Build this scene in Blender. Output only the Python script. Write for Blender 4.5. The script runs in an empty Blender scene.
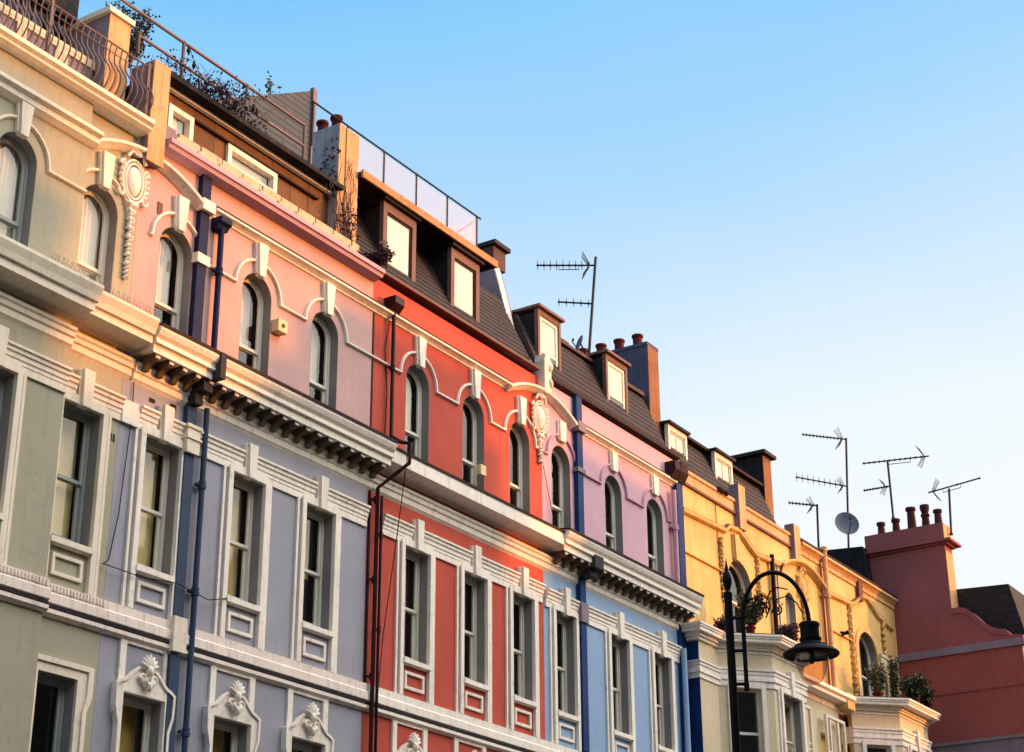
import bpy, bmesh, math, random
from mathutils import Vector, Matrix
from mathutils.geometry import tessellate_polygon
random.seed(11)
C = bpy.context.scene
COL = C.collection
R = math.radians
PI = math.pi

# ------------------------------------------------------------------ materials
def new_mat(name):
    m = bpy.data.materials.new(name); m.use_nodes = True
    nt = m.node_tree; nt.nodes.clear()
    out = nt.nodes.new('ShaderNodeOutputMaterial')
    bs = nt.nodes.new('ShaderNodeBsdfPrincipled')
    nt.links.new(bs.outputs[0], out.inputs[0])
    return m, nt, bs

def mixc(nt, fac, a, b, blend='MIX'):
    n = nt.nodes.new('ShaderNodeMix'); n.data_type = 'RGBA'; n.blend_type = blend
    for sock, v in ((n.inputs[0], fac), (n.inputs[6], a), (n.inputs[7], b)):
        if hasattr(v, 'links') or hasattr(v, 'is_linked'): nt.links.new(v, sock)
        else: sock.default_value = v if not isinstance(v, tuple) else (*v[:3], 1)
    return n.outputs[2]

def noise(nt, vec, scale, detail=4, rough=.6):
    n = nt.nodes.new('ShaderNodeTexNoise'); n.inputs['Scale'].default_value = scale
    n.inputs['Detail'].default_value = detail; n.inputs['Roughness'].default_value = rough
    nt.links.new(vec, n.inputs['Vector']); return n.outputs['Fac']

def mapr(nt, v, a, b, c=0., d=1.):
    n = nt.nodes.new('ShaderNodeMapRange'); n.clamp = True
    for i, x in zip((1, 2, 3, 4), (a, b, c, d)): n.inputs[i].default_value = x
    nt.links.new(v, n.inputs[0]); return n.outputs[0]

def scaled(nt, vec, s):
    n = nt.nodes.new('ShaderNodeMapping'); n.inputs['Scale'].default_value = s
    nt.links.new(vec, n.inputs['Vector']); return n.outputs[0]

def paint(name, col, rough=.75, dirt=.35, bump=.45, dirtcol=(.10, .075, .06), patch=.12, streak=.5, spec=.10):
    """weathered paint: cloudy tint, soot streaks running down, chipped specks, brushed bump"""
    m, nt, bs = new_mat(name)
    tc = nt.nodes.new('ShaderNodeTexCoord').outputs['Object']
    big = noise(nt, tc, 1.1, 3)
    med = noise(nt, tc, 7, 5, .7)
    st = noise(nt, scaled(nt, tc, (9, 9, .55)), 1.6, 5, .65)
    lo = tuple(c * (1 - patch) for c in col); hi = tuple(min(1, c * (1 + patch)) for c in col)
    c = mixc(nt, mapr(nt, big, .3, .7), lo, hi)
    c = mixc(nt, mapr(nt, st, .50, .76, 0, min(.9, dirt * streak * 1.6)), c, dirtcol)
    c = mixc(nt, mapr(nt, med, .56, .76, 0, min(.9, dirt * 1.15)), c, dirtcol)
    chip = noise(nt, tc, 26, 3, .75)
    c = mixc(nt, mapr(nt, chip, .66, .72, 0, dirt * .9), c, tuple(.5 * a + .5 * d_ for a, d_ in zip(dirtcol, lo)))
    nt.links.new(c, bs.inputs['Base Color'])
    bs.inputs['Roughness'].default_value = rough
    bs.inputs['Specular IOR Level'].default_value = spec
    b = nt.nodes.new('ShaderNodeBump'); b.inputs['Strength'].default_value = bump
    b.inputs['Distance'].default_value = .01
    nt.links.new(noise(nt, tc, 38, 6, .7), b.inputs['Height'])
    nt.links.new(b.outputs[0], bs.inputs['Normal'])
    return m

def plain(name, col, rough=.5, metal=0., spec=.5):
    m, nt, bs = new_mat(name)
    tc = nt.nodes.new('ShaderNodeTexCoord').outputs['Object']
    c = mixc(nt, noise(nt, tc, 12, 4), tuple(x * .75 for x in col), tuple(min(1, x * 1.2) for x in col))
    nt.links.new(c, bs.inputs['Base Color'])
    bs.inputs['Roughness'].default_value = rough; bs.inputs['Metallic'].default_value = metal
    bs.inputs['Specular IOR Level'].default_value = spec
    return m

def brickish(name, c1, c2, mortar, sx=.22, sz=.075, plane='xz', rough=.85, msize=.02, bump=.6):
    m, nt, bs = new_mat(name)
    tc = nt.nodes.new('ShaderNodeTexCoord').outputs['Object']
    sep = nt.nodes.new('ShaderNodeSeparateXYZ'); nt.links.new(tc, sep.inputs[0])
    cb = nt.nodes.new('ShaderNodeCombineXYZ')
    add = nt.nodes.new('ShaderNodeMath'); add.operation = 'ADD'
    nt.links.new(sep.outputs[0], add.inputs[0]); nt.links.new(sep.outputs[1], add.inputs[1])
    nt.links.new(add.outputs[0], cb.inputs[0]); nt.links.new(sep.outputs[2], cb.inputs[1])
    br = nt.nodes.new('ShaderNodeTexBrick'); nt.links.new(cb.outputs[0], br.inputs['Vector'])
    br.inputs['Color1'].default_value = (*c1, 1); br.inputs['Color2'].default_value = (*c2, 1)
    br.inputs['Mortar'].default_value = (*mortar, 1)
    br.inputs['Scale'].default_value = 1; br.inputs['Brick Width'].default_value = sx
    br.inputs['Row Height'].default_value = sz; br.inputs['Mortar Size'].default_value = msize * sz * 3
    br.inputs['Bias'].default_value = -.1
    c = mixc(nt, mapr(nt, noise(nt, tc, 3, 5, .7), .35, .7, 0, .6), br.outputs[0], tuple(x * .45 for x in c1))
    nt.links.new(c, bs.inputs['Base Color']); bs.inputs['Roughness'].default_value = rough
    b = nt.nodes.new('ShaderNodeBump'); b.inputs['Strength'].default_value = bump; b.inputs['Distance'].default_value = .02
    inv = nt.nodes.new('ShaderNodeMath'); inv.operation = 'SUBTRACT'; inv.inputs[0].default_value = 1
    nt.links.new(br.outputs[1], inv.inputs[1]); nt.links.new(inv.outputs[0], b.inputs['Height'])
    nt.links.new(b.outputs[0], bs.inputs['Normal'])
    return m

def glass_mat(name, tint, clear=.55):
    m = bpy.data.materials.new(name); m.use_nodes = True; nt = m.node_tree; nt.nodes.clear()
    out = nt.nodes.new('ShaderNodeOutputMaterial'); mx = nt.nodes.new('ShaderNodeMixShader')
    tr = nt.nodes.new('ShaderNodeBsdfTransparent'); tr.inputs[0].default_value = (*tint, 1)
    gl = nt.nodes.new('ShaderNodeBsdfGlossy'); gl.inputs['Roughness'].default_value = .03
    lw = nt.nodes.new('ShaderNodeLayerWeight'); lw.inputs[0].default_value = .5
    pw = nt.nodes.new('ShaderNodeMath'); pw.operation = 'POWER'; pw.inputs[1].default_value = 4.; nt.links.new(lw.outputs['Facing'], pw.inputs[0])
    fr = nt.nodes.new('ShaderNodeMath'); fr.operation = 'MULTIPLY_ADD'; fr.inputs[1].default_value = .8; fr.inputs[2].default_value = .06; nt.links.new(pw.outputs[0], fr.inputs[0])
    tc = nt.nodes.new('ShaderNodeTexCoord').outputs['Object']
    b = nt.nodes.new('ShaderNodeBump'); b.inputs['Strength'].default_value = .06; b.inputs['Distance'].default_value = .02
    nt.links.new(noise(nt, tc, 2.5, 2), b.inputs['Height']); nt.links.new(b.outputs[0], gl.inputs['Normal'])
    nt.links.new(fr.outputs[0], mx.inputs[0]); nt.links.new(tr.outputs[0], mx.inputs[1]); nt.links.new(gl.outputs[0], mx.inputs[2])
    nt.links.new(mx.outputs[0], out.inputs[0])
    return m

def frosted(name, col, alpha):
    m = bpy.data.materials.new(name); m.use_nodes = True; nt = m.node_tree; nt.nodes.clear()
    out = nt.nodes.new('ShaderNodeOutputMaterial'); mx = nt.nodes.new('ShaderNodeMixShader'); m2 = nt.nodes.new('ShaderNodeMixShader')
    tr = nt.nodes.new('ShaderNodeBsdfTransparent'); tr.inputs[0].default_value = (.97, .98, 1, 1)
    df = nt.nodes.new('ShaderNodeBsdfDiffuse'); df.inputs[0].default_value = (*col, 1)
    tl = nt.nodes.new('ShaderNodeBsdfTranslucent'); tl.inputs[0].default_value = (*col, 1)
    m2.inputs[0].default_value = .5; nt.links.new(df.outputs[0], m2.inputs[1]); nt.links.new(tl.outputs[0], m2.inputs[2])
    mx.inputs[0].default_value = alpha
    nt.links.new(tr.outputs[0], mx.inputs[1]); nt.links.new(m2.outputs[0], mx.inputs[2]); nt.links.new(mx.outputs[0], out.inputs[0])
    return m

M = dict(
    trim=paint('cream_trim_paint', (.87, .78, .66), dirt=.38, patch=.05),
    trim_a=paint('beige_trim_paint', (.80, .69, .54), dirt=.28, patch=.07),
    string=paint('faded_string_paint', (.82, .70, .60), dirt=.45, patch=.08),
    green=paint('grey_green_stucco', (.375, .345, .245), dirt=.22, patch=.08),
    lav=paint('lavender_stucco', (.325, .32, .36), dirt=.18, patch=.08),
    red=paint('red_stucco', (.49, .085, .055), dirt=.16, patch=.10, dirtcol=(.16, .03, .025)),
    pink=paint('lilac_pink_stucco', (.58, .35, .41), dirt=.14, patch=.06),
    blue=paint('pale_blue_stucco', (.27, .39, .56), dirt=.12, patch=.06),
    cream=paint('cream_stucco', (.66, .54, .36), dirt=.20, patch=.08),
    yellow=paint('yellow_stucco', (.68, .44, .17), dirt=.5, patch=.16, streak=.7, dirtcol=(.30, .10, .04)),
    navy=paint('navy_gloss_paint', (.010, .014, .055), rough=.6, dirt=.2, patch=.2, dirtcol=(.02, .02, .03)),
    dblue=paint('deep_blue_gloss_paint', (.008, .035, .13), rough=.6, dirt=.12, patch=.15, dirtcol=(.02, .02, .03)),
    steel=paint('slate_blue_paint', (.035, .055, .10), rough=.5, dirt=.25, patch=.2, dirtcol=(.02, .02, .03)),
    maroon=paint('dark_maroon_paint', (.03, .008, .008), rough=.45, dirt=.2, patch=.2, dirtcol=(.01, .01, .01)),
    wine=paint('wine_red_stucco', (.30, .092, .088), dirt=.25, patch=.08, dirtcol=(.10, .02, .02)),
    wine_brown=paint('brown_red_stucco', (.33, .092, .072), dirt=.25, patch=.08, dirtcol=(.10, .02, .02)),
    greystone=paint('grey_purple_render', (.24, .19, .22), dirt=.4, patch=.15),
    blackr=paint('blackened_render', (.012, .012, .015), dirt=.4, patch=.4),
    slatey=paint('grey_blue_render', (.085, .09, .14), dirt=.45, patch=.2, dirtcol=(.03, .035, .05)),
    sun_stain_orange=paint('sun_and_stain_orange_render', (.62, .36, .17), dirt=.8, patch=.12, dirtcol=(.35, .08, .03)),  # orange carries low sunlight on street faces, together with stains
    sash=paint('white_sash_paint', (.72, .68, .58), rough=.5, dirt=.12, patch=.05),
    sash_grey=paint('grey_sash_paint', (.34, .36, .34), rough=.5, dirt=.12, patch=.05),
    lead=paint('lead_flashing', (.03, .027, .03), rough=.7, dirt=.4, patch=.3),
    gutter=paint('dark_gutter_paint', (.03, .012, .012), rough=.7, dirt=.4, patch=.2),
    rust=paint('rust_brown_paint', (.17, .07, .05), rough=.6, dirt=.5, patch=.25),
    brownwood=paint('brown_dormer_wood', (.20, .11, .09), rough=.6, dirt=.4, patch=.15),
    slate=brickish('dark_slate_roofing', (.036, .016, .013), (.014, .008, .007), (.004, .003, .003), .22, .13, msize=.03),
    shingle=brickish('brown_shingle_cladding', (.20, .085, .025), (.12, .05, .018), (.06, .025, .015), .42, .62, msize=.006),
    board=brickish('grey_weatherboard', (.07, .085, .10), (.055, .068, .082), (.03, .035, .04), 6.0, .11, msize=.05),
    brick=brickish('dark_old_brick', (.12, .05, .04), (.07, .035, .03), (.04, .03, .03)),
    pot=paint('terracotta_pot', (.10, .014, .014), dirt=.3, patch=.2, dirtcol=(.03, .01, .01)),
    sootpot=paint('sooty_pot', (.07, .02, .02), dirt=.4, patch=.3, dirtcol=(.02, .01, .01)),
    dark=plain('black_iron', (.004, .004, .005), .6, spec=.15),
    aluminium=plain('weathered_aluminium', (.012, .010, .016), .6, .2),
    rail=paint('purple_brown_rail_paint', (.20, .14, .15), rough=.45, dirt=.3, patch=.2),
    wrought=paint('worn_pale_iron', (.17, .12, .11), rough=.5, dirt=.6, patch=.3),
    sunlit_lav=paint('sunlit_lavender_stucco', (.54, .33, .30), dirt=.16, patch=.07),  # lavender paint tinted pink for the sunset light on the top floor
    duskyorange=paint('dusty_orange_timber', (.46, .24, .11), dirt=.7, patch=.2, dirtcol=(.12, .05, .03)),
    blackslate=brickish('black_slate_roofing', (.022, .014, .013), (.012, .009, .009), (.003, .003, .003), .25, .16, msize=.04),
    oldcream=paint('weathered_cream_blocks', (.56, .44, .28), dirt=.6, patch=.15),
    palegrey=paint('patchy_grey_render', (.42, .42, .45), dirt=.9, patch=.2, dirtcol=(.05, .05, .07)),
    reveal=paint('shade_grey_reveal_paint', (.25, .235, .22), dirt=.2, patch=.08),  # white reveals darkened to hold their shade in the colour
    shade_brown=paint('shade_brown_bracket_paint', (.13, .095, .065), dirt=.5, patch=.35, dirtcol=(.03, .02, .015)),  # brackets coloured dark for the shade under the cornice
    sunlit_brick=paint('sunlit_stained_brickwork', (.28, .12, .055), dirt=.8, patch=.25, dirtcol=(.10, .03, .015)),  # chimney fronts coloured as sunlit, with stains
    room=plain('dim_interior', (.012, .010, .009), .9, spec=0.),
    glass=glass_mat('window_glass', (.94, .95, .93)),
    bowl=glass_mat('smoky_bowl_glass', (.74, .66, .62)),
    blind=paint('cream_blind_cloth', (.74, .58, .26), dirt=.12, patch=.06, rough=.9),
    net=paint('pale_net_curtain', (.66, .60, .50), dirt=.12, patch=.10, rough=.9),
    ochre=paint('ochre_blind_cloth', (.60, .40, .10), dirt=.05, patch=.06, rough=.9),
    pale_pane=paint('sky_pale_pane', (.78, .70, .52), dirt=.12, patch=.04, rough=.9),  # pale tone of sky reflected in the dormer panes
    frost=frosted('milky_balustrade_glass', (.95, .95, .96), .28),
    dish=paint('grey_dish_paint', (.10, .12, .16), rough=.5, dirt=.3, patch=.1),
    box=paint('cream_alarm_plastic', (.80, .60, .32), rough=.5, dirt=.15, patch=.05),
    leaf=plain('dark_green_leaf', (.028, .045, .016), .6),
    leaf2=plain('olive_leaf', (.07, .08, .02), .6),
    purple=plain('dark_purple_leaf', (.035, .010, .030), .6),
    stem=plain('brown_twig', (.10, .055, .04), .8),
    asphalt=paint('asphalt', (.05, .05, .052), rough=.9, dirt=.4),
    paving=brickish('paving_slabs', (.10, .095, .09), (.085, .08, .078), (.04, .04, .04), .9, .6),
    linepaint=paint('road_line_paint', (.75, .74, .68), dirt=.5),
    facing=paint('opposite_stucco', (.20, .17, .14), dirt=.3),
)

# ------------------------------------------------------------------ mesh builder
WL = {}   # world location of each empty / mesh origin
class MB:
    def __init__(s): s.v = []; s.f = []
    def add(s, vs, fs):
        n = len(s.v); s.v += [tuple(v) for v in vs]; s.f += [tuple(i + n for i in f) for f in fs]; return s
    def box(s, x0, x1, y0, y1, z0, z1):
        return s.add([(x0, y0, z0), (x1, y0, z0), (x1, y1, z0), (x0, y1, z0), (x0, y0, z1), (x1, y0, z1), (x1, y1, z1), (x0, y1, z1)],
                     [(0, 3, 2, 1), (4, 5, 6, 7), (0, 1, 5, 4), (1, 2, 6, 5), (2, 3, 7, 6), (3, 0, 4, 7)])
    def slab(s, loops, w0, w1, fn=None):
        """polygon (first loop) with holes (others) in u,v; thickness w0..w1; fn(u,v,w)->xyz"""
        fn = fn or (lambda u, v, w: (u, w, v))
        pts = [p for l in loops for p in l]
        tris = tessellate_polygon([[Vector((p[0], p[1], 0)) for p in l] for l in loops])
        n = len(pts)
        vs = [fn(p[0], p[1], w0) for p in pts] + [fn(p[0], p[1], w1) for p in pts]
        fs = [tuple(t) for t in tris] + [tuple(i + n for i in reversed(t)) for t in tris]
        k = 0
        for l in loops:
            m = len(l)
            for i in range(m):
                a, b = k + i, k + (i + 1) % m
                fs.append((a, b, b + n, a + n))
            k += m
        return s.add(vs, fs)
    def pane(s, x0, x1, y, z0, z1): return s.add([(x0, y, z0), (x1, y, z0), (x1, y, z1), (x0, y, z1)], [(0, 1, 2, 3)])
    def sheet(s, loop, y):
        t = tessellate_polygon([[Vector((p[0], p[1], 0)) for p in loop]]); return s.add([(p[0], y, p[1]) for p in loop], [tuple(q) for q in t])
    def prof(s, x0, x1, pts, fn=None):
        """closed profile pts (y,z) run from x0 to x1"""
        fn = fn or (lambda x, y, z: (x, y, z))
        n = len(pts)
        vs = [fn(x0, *p) for p in pts] + [fn(x1, *p) for p in pts]
        fs = [(i, (i + 1) % n, (i + 1) % n + n, i + n) for i in range(n)]
        tris = tessellate_polygon([[Vector((p[0], p[1], 0)) for p in pts]])
        fs += [tuple(t) for t in tris] + [tuple(i + n for i in reversed(t)) for t in tris]
        return s.add(vs, fs)
    def sweep(s, path, prof, closed=False, fn=None):
        """profile pts (out, w) swept along u,v path: out = across the path (left of travel), w = depth"""
        fn = fn or (lambda u, v, w: (u, w, v))
        n = len(path); k = len(prof); vs = []
        P = [Vector(p) for p in path]
        for i in range(n):
            if closed: a, b = P[i - 1], P[(i + 1) % n]
            else: a, b = P[max(i - 1, 0)], P[min(i + 1, n - 1)]
            d1 = (P[i] - a).normalized() if (P[i] - a).length > 1e-6 else (b - P[i]).normalized()
            d2 = (b - P[i]).normalized() if (b - P[i]).length > 1e-6 else d1
            t = (d1 + d2).normalized(); nn = Vector((-t.y, t.x)); cs = max(.35, nn.dot(Vector((-d1.y, d1.x))))
            for o, w in prof:
                q = P[i] + nn * (o / cs); vs.append(fn(q.x, q.y, w))
        fs = []
        for i in range(n if closed else n - 1):
            j = (i + 1) % n
            for m in range(k): fs.append((i * k + m, i * k + (m + 1) % k, j * k + (m + 1) % k, j * k + m))
        if not closed:
            fs.append(tuple(range(k))); fs.append(tuple((n - 1) * k + m for m in reversed(range(k))))
        return s.add(vs, fs)
    def tube(s, pts, r, seg=8, r1=None):
        P = [Vector(p) for p in pts]; n = len(P); vs = []; up = None
        for i in range(n):
            t = (P[min(i + 1, n - 1)] - P[max(i - 1, 0)]).normalized()
            if up is None:
                up = Vector((0, 0, 1)) if abs(t.z) < .9 else Vector((1, 0, 0))
            a = t.cross(up).normalized(); b = a.cross(t).normalized(); up = b
            rr = r if r1 is None else r + (r1 - r) * i / (n - 1)
            for k in range(seg):
                q = P[i] + (a * math.cos(2 * PI * k / seg) + b * math.sin(2 * PI * k / seg)) * rr; vs.append(q)
        fs = [(i * seg + k, i * seg + (k + 1) % seg, (i + 1) * seg + (k + 1) % seg, (i + 1) * seg + k) for i in range(n - 1) for k in range(seg)]
        fs += [tuple(range(seg)), tuple((n - 1) * seg + k for k in reversed(range(seg)))]
        return s.add(vs, fs)
    def lathe(s, c, pts, seg=20):
        vs = []; n = len(pts)
        for r, z in pts:
            for k in range(seg): vs.append((c[0] + r * math.cos(2 * PI * k / seg), c[1] + r * math.sin(2 * PI * k / seg), c[2] + z))
        fs = [(i * seg + k, i * seg + (k + 1) % seg, (i + 1) * seg + (k + 1) % seg, (i + 1) * seg + k) for i in range(n - 1) for k in range(seg)]
        fs += [tuple(range(seg)), tuple((n - 1) * seg + k for k in reversed(range(seg)))]
        return s.add(vs, fs)
    def lump(s, c, r, ang=0., seg=10, rings=6):
        """ellipsoid radii (rx,ry,rz) turned by ang in the facade plane"""
        vs = []; ca, sa = math.cos(ang), math.sin(ang)
        for i in range(rings + 1):
            t = PI * i / rings
            for k in range(seg):
                p = 2 * PI * k / seg
                x = r[0] * math.sin(t) * math.cos(p); y = r[1] * math.sin(t) * math.sin(p); z = r[2] * math.cos(t)
                vs.append((c[0] + x * ca + z * sa, c[1] + y, c[2] - x * sa + z * ca))
        fs = [(i * seg + k, i * seg + (k + 1) % seg, (i + 1) * seg + (k + 1) % seg, (i + 1) * seg + k) for i in range(rings) for k in range(seg)]
        return s.add(vs, fs)
    def build(s, name, mat, parent=None, smooth=False, loc=(0, 0, 0), recalc=True, label=None, bevel=0):
        base = Vector(WL[parent.name]) if parent else Vector(loc)
        me = bpy.data.meshes.new(name)
        me.from_pydata([tuple(Vector(v) - base) for v in s.v], [], s.f)
        bm = bmesh.new(); bm.from_mesh(me)
        bmesh.ops.remove_doubles(bm, verts=bm.verts, dist=1e-5)
        if recalc: bmesh.ops.recalc_face_normals(bm, faces=bm.faces)
        bm.to_mesh(me); bm.free()
        if smooth:
            for p in me.polygons: p.use_smooth = True
        me.materials.append(M[mat] if isinstance(mat, str) else mat)
        o = bpy.data.objects.new(name, me); COL.objects.link(o)
        if parent: o.parent = parent
        else: o.location = base
        if label: o['label'] = label
        WL[o.name] = tuple(base)
        if smooth:
            me.set_sharp_from_angle(angle=R(40))
        if bevel:
            b = o.modifiers.new('bevel', 'BEVEL'); b.width = bevel; b.segments = 2; b.limit_method = 'ANGLE'; b.angle_limit = R(40)
        return o

def tag(o, label=None, cat=None, group=None, kind=None):
    if label: o['label'] = label
    if cat: o['category'] = cat
    if group: o['group'] = group
    if kind: o['kind'] = kind
    return o
def thing(name, loc, label, cat, group=None):
    o = bpy.data.objects.new(name, None); COL.objects.link(o); o.location = loc; o.empty_display_size = .3
    WL[o.name] = tuple(loc); return tag(o, label, cat, group)

def rect(x0, x1, z0, z1): return [(x0, z0), (x1, z0), (x1, z1), (x0, z1)]
def arch(c, r, z0, zs, n=14, rz=None):
    rz = rz or r
    return [(c - r, z0), (c + r, z0)] + [(c + r * math.cos(PI * i / n), zs + rz * math.sin(PI * i / n)) for i in range(n + 1)]
def arcpts(cx, cz, r, a0, a1, n, rz=None):
    rz = rz or r
    return [(cx + r * math.cos(R(a0 + (a1 - a0) * i / n)), cz + rz * math.sin(R(a0 + (a1 - a0) * i / n))) for i in range(n + 1)]

# ------------------------------------------------------------------ parts of a facade
def sash(h, c, hw, z0, z1, y=0., mat='sash', blind='blind', bd=.36, bfrac=1., zdrop=None, mid=None):
    """box sash window in a rectangular opening; y = wall face"""
    mid = mid or (z0 + z1) / 2 - .02; y -= .05
    f = MB()
    f.slab([rect(c - hw, c + hw, z0, z1), rect(c - hw + .05, c + hw - .05, z0 + .04, z1 - .04)][:1] and [rect(c - hw, c + hw, z0, z1), list(reversed(rect(c - hw + .045, c + hw - .045, z0 + .04, z1 - .04)))], y + .19, y + .25)
    up = rect(c - hw + .045, c + hw - .045, mid - .03, z1 - .04); ui = rect(c - hw + .085, c + hw - .085, mid + .012, z1 - .08)
    f.slab([up, list(reversed(ui))], y + .205, y + .235)
    lo = rect(c - hw + .045, c + hw - .045, z0 + .04, mid); li = rect(c - hw + .085, c + hw - .085, z0 + .10, mid - .035)
    f.slab([lo, list(reversed(li))], y + .238, y + .268)
    w = f.build('window', mat, h)
    r_ = MB(); r_.slab([rect(c - hw - .001, c + hw + .001, z0 - .001, z1 + .001), list(reversed(rect(c - hw + .006, c + hw - .006, z0 + .006, z1 - .006)))], y + .052, y + .192); r_.build('window_reveal', 'reveal', w)
    g = MB(); g.pane(c - hw + .08, c + hw - .08, y + .22, mid, z1 - .075)
    g.pane(c - hw + .08, c + hw - .08, y + .253, z0 + .09, mid - .02)
    g.build('glass', 'glass', w)
    if blind:
        b = MB(); zd = z0 + .03 if zdrop is None else zdrop
        xs = [c - hw + .03 + (2 * hw * bfrac - .07) * i / 24 for i in range(25)]
        vs = []; 
        for i, x in enumerate(xs):
            yy = y + bd + (.012 * math.sin(i * 1.9) if blind == 'net' else 0)
            vs += [(x, yy, zd), (x, yy, z1 - .02)]
        b.add(vs, [(2 * i, 2 * i + 2, 2 * i + 3, 2 * i + 1) for i in range(24)])
        b.build('blind' if blind != 'net' else 'curtain', blind, w)
    return w

def arch_sash(h, c, r, z0, zs, y=0., mat='sash', blind='net', bd=.33, bfrac=1., mid=None, zdrop=None):
    mid = mid or z0 + .68; y -= .05
    f = MB()
    f.slab([arch(c, r, z0, zs), list(reversed(arch(c, r - .045, z0 + .04, zs)))], y + .19, y + .25)
    up = arch(c, r - .045, mid - .02, zs); ui = arch(c, r - .085, mid + .025, zs)
    f.slab([up, list(reversed(ui))], y + .205, y + .235)
    lo = rect(c - r + .045, c + r - .045, z0 + .04, mid); li = rect(c - r + .085, c + r - .085, z0 + .10, mid - .035)
    f.slab([lo, list(reversed(li))], y + .238, y + .268)
    w = f.build('window', mat, h)
    r_ = MB(); r_.slab([arch(c, r + .001, z0 - .001, zs), list(reversed(arch(c, r - .006, z0 + .006, zs)))], y + .052, y + .192); r_.build('window_reveal', 'reveal', w)
    g = MB(); g.sheet(arch(c, r - .08, mid, zs), y + .22)
    g.pane(c - r + .08, c + r - .08, y + .253, z0 + .09, mid - .02)
    g.build('glass', 'glass', w)
    if blind:
        b = MB(); zd = z0 + .03 if zdrop is None else zdrop
        xs = [c - r + .02 + (2 * r * bfrac - .05) * i / 24 for i in range(25)]; vs = []
        for i, x in enumerate(xs):
            yy = y + bd + .012 * math.sin(i * 1.9)
            top = zs + math.sqrt(max(0, (r - .02) ** 2 - (x - c) ** 2)) if abs(x - c) < r - .02 else zs
            vs += [(x, yy, zd), (x, yy, top)]
        b.add(vs, [(2 * i, 2 * i + 2, 2 * i + 3, 2 * i + 1) for i in range(24)])
        b.build('curtain', blind, w)
    return w

def keystone(h, c, z0, z1, wb, wt, p, y=0., mat='trim', cap=True):
    b = MB()
    b.slab([[(c - wb / 2, z0), (c + wb / 2, z0), (c + wt / 2, z1), (c - wt / 2, z1)]], y - p, y)
    b.slab([[(c - wb / 2 - .03, z0 + .03), (c + wb / 2 + .03, z0 + .03), (c + wt / 2 + .03, z1 - .01), (c - wt / 2 - .03, z1 - .01)]], y - p * .55, y)
    return b.build('keystone', mat, h, bevel=.006)

def surround2(h, c, y=0., mat='trim', sill=True, panel=None, z0=7.98, z1=9.64, zb=7.40, hw=.32):
    """second-floor window: architrave with rounded top corners, outer strips, sill, apron panel"""
    b = MB()
    def ro(e, zt, rad):
        return [(c - e, zb), (c + e, zb), (c + e, zt - rad)] + arcpts(c + e - rad, zt - rad, rad, 0, 90, 5)[1:] + arcpts(c - e + rad, zt - rad, rad, 90, 180, 5)
    # architrave as a hoop open below
    out = [(c - hw - .085, zb)] + [(c - hw - .085, z1 + .03)] + arcpts(c - hw - .015, z1 + .04, .07, 180, 90, 4) + arcpts(c + hw + .015, z1 + .04, .07, 90, 0, 4) + [(c + hw + .085, z1 + .03), (c + hw + .085, zb), (c + hw, zb), (c + hw, z1), (c - hw, z1), (c - hw, zb)]
    b.slab([out], y - .065, y)
    o = b.build('window_surround', mat, h, bevel=.005)
    s2 = MB()
    for sx in (-1, 1):
        a, d = sorted((c + sx * (hw + .118), c + sx * (hw + .162)))
        s2.box(a, d, y - .035, y, zb, z1 + .06)
    s2.build('pilaster_strip', mat, h)
    if sill:
        s = MB(); s.prof(c - hw - .01, c + hw + .01, [(y + .19, z0 + .005), (y + .19, z0 - .10), (y - .055, z0 - .12), (y - .085, z0 - .10), (y - .085, z0 - .03), (y - .06, z0 - .02)])
        s.build('sill', mat, h)
    if panel:
        p = MB(); a = rect(c - .24, c + .24, z0 - .46, z0 - .20); bb = rect(c - .195, c + .195, z0 - .415, z0 - .245)
        p.slab([a, list(reversed(bb))], y - .035, y + .0)
        p.build('apron_panel', panel, h, bevel=.004)

def entab(h, x0, x1, y=0., mat='trim', zt=9.97, gaps=()):
    """moulded band over the second-floor windows, broken by the keystones"""
    b = MB(); xs = [x0] + [g for c in gaps for g in (c - .135, c + .07)] + [x1]
    pr = [(y, zt), (y - .10, zt), (y - .10, zt - .03), (y - .075, zt - .045), (y - .075, zt - .085), (y - .055, zt - .10), (y - .055, zt - .15), (y - .04, zt - .165), (y - .04, zt - .205), (y - .032, zt - .215), (y - .032, zt - .30), (y, zt - .30)]
    for i in range(0, len(xs), 2): b.prof(xs[i], xs[i + 1], pr)
    return b.build('window_entablature', mat, h)

def string(h, x0, x1, y=0., mat='string', dz=0):
    pr = [(0, 7.41), (-.06, 7.40), (-.06, 7.30), (-.085, 7.275), (-.085, 7.17), (-.035, 7.145), (-.035, 7.115), (-.075, 7.10), (-.075, 7.055), (-.03, 7.02), (0, 7.02)]
    b = MB(); b.prof(x0, x1, [(y + a, z + dz) for a, z in pr]); o = b.build('string_course', mat, h)
    l = MB(); l.box(x0, x1, y - .066, y - .002, 7.122 + dz, 7.146 + dz); l.build('groove_shade', 'lead', o); return o  # dark strip painted in for the shade of the groove

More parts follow.
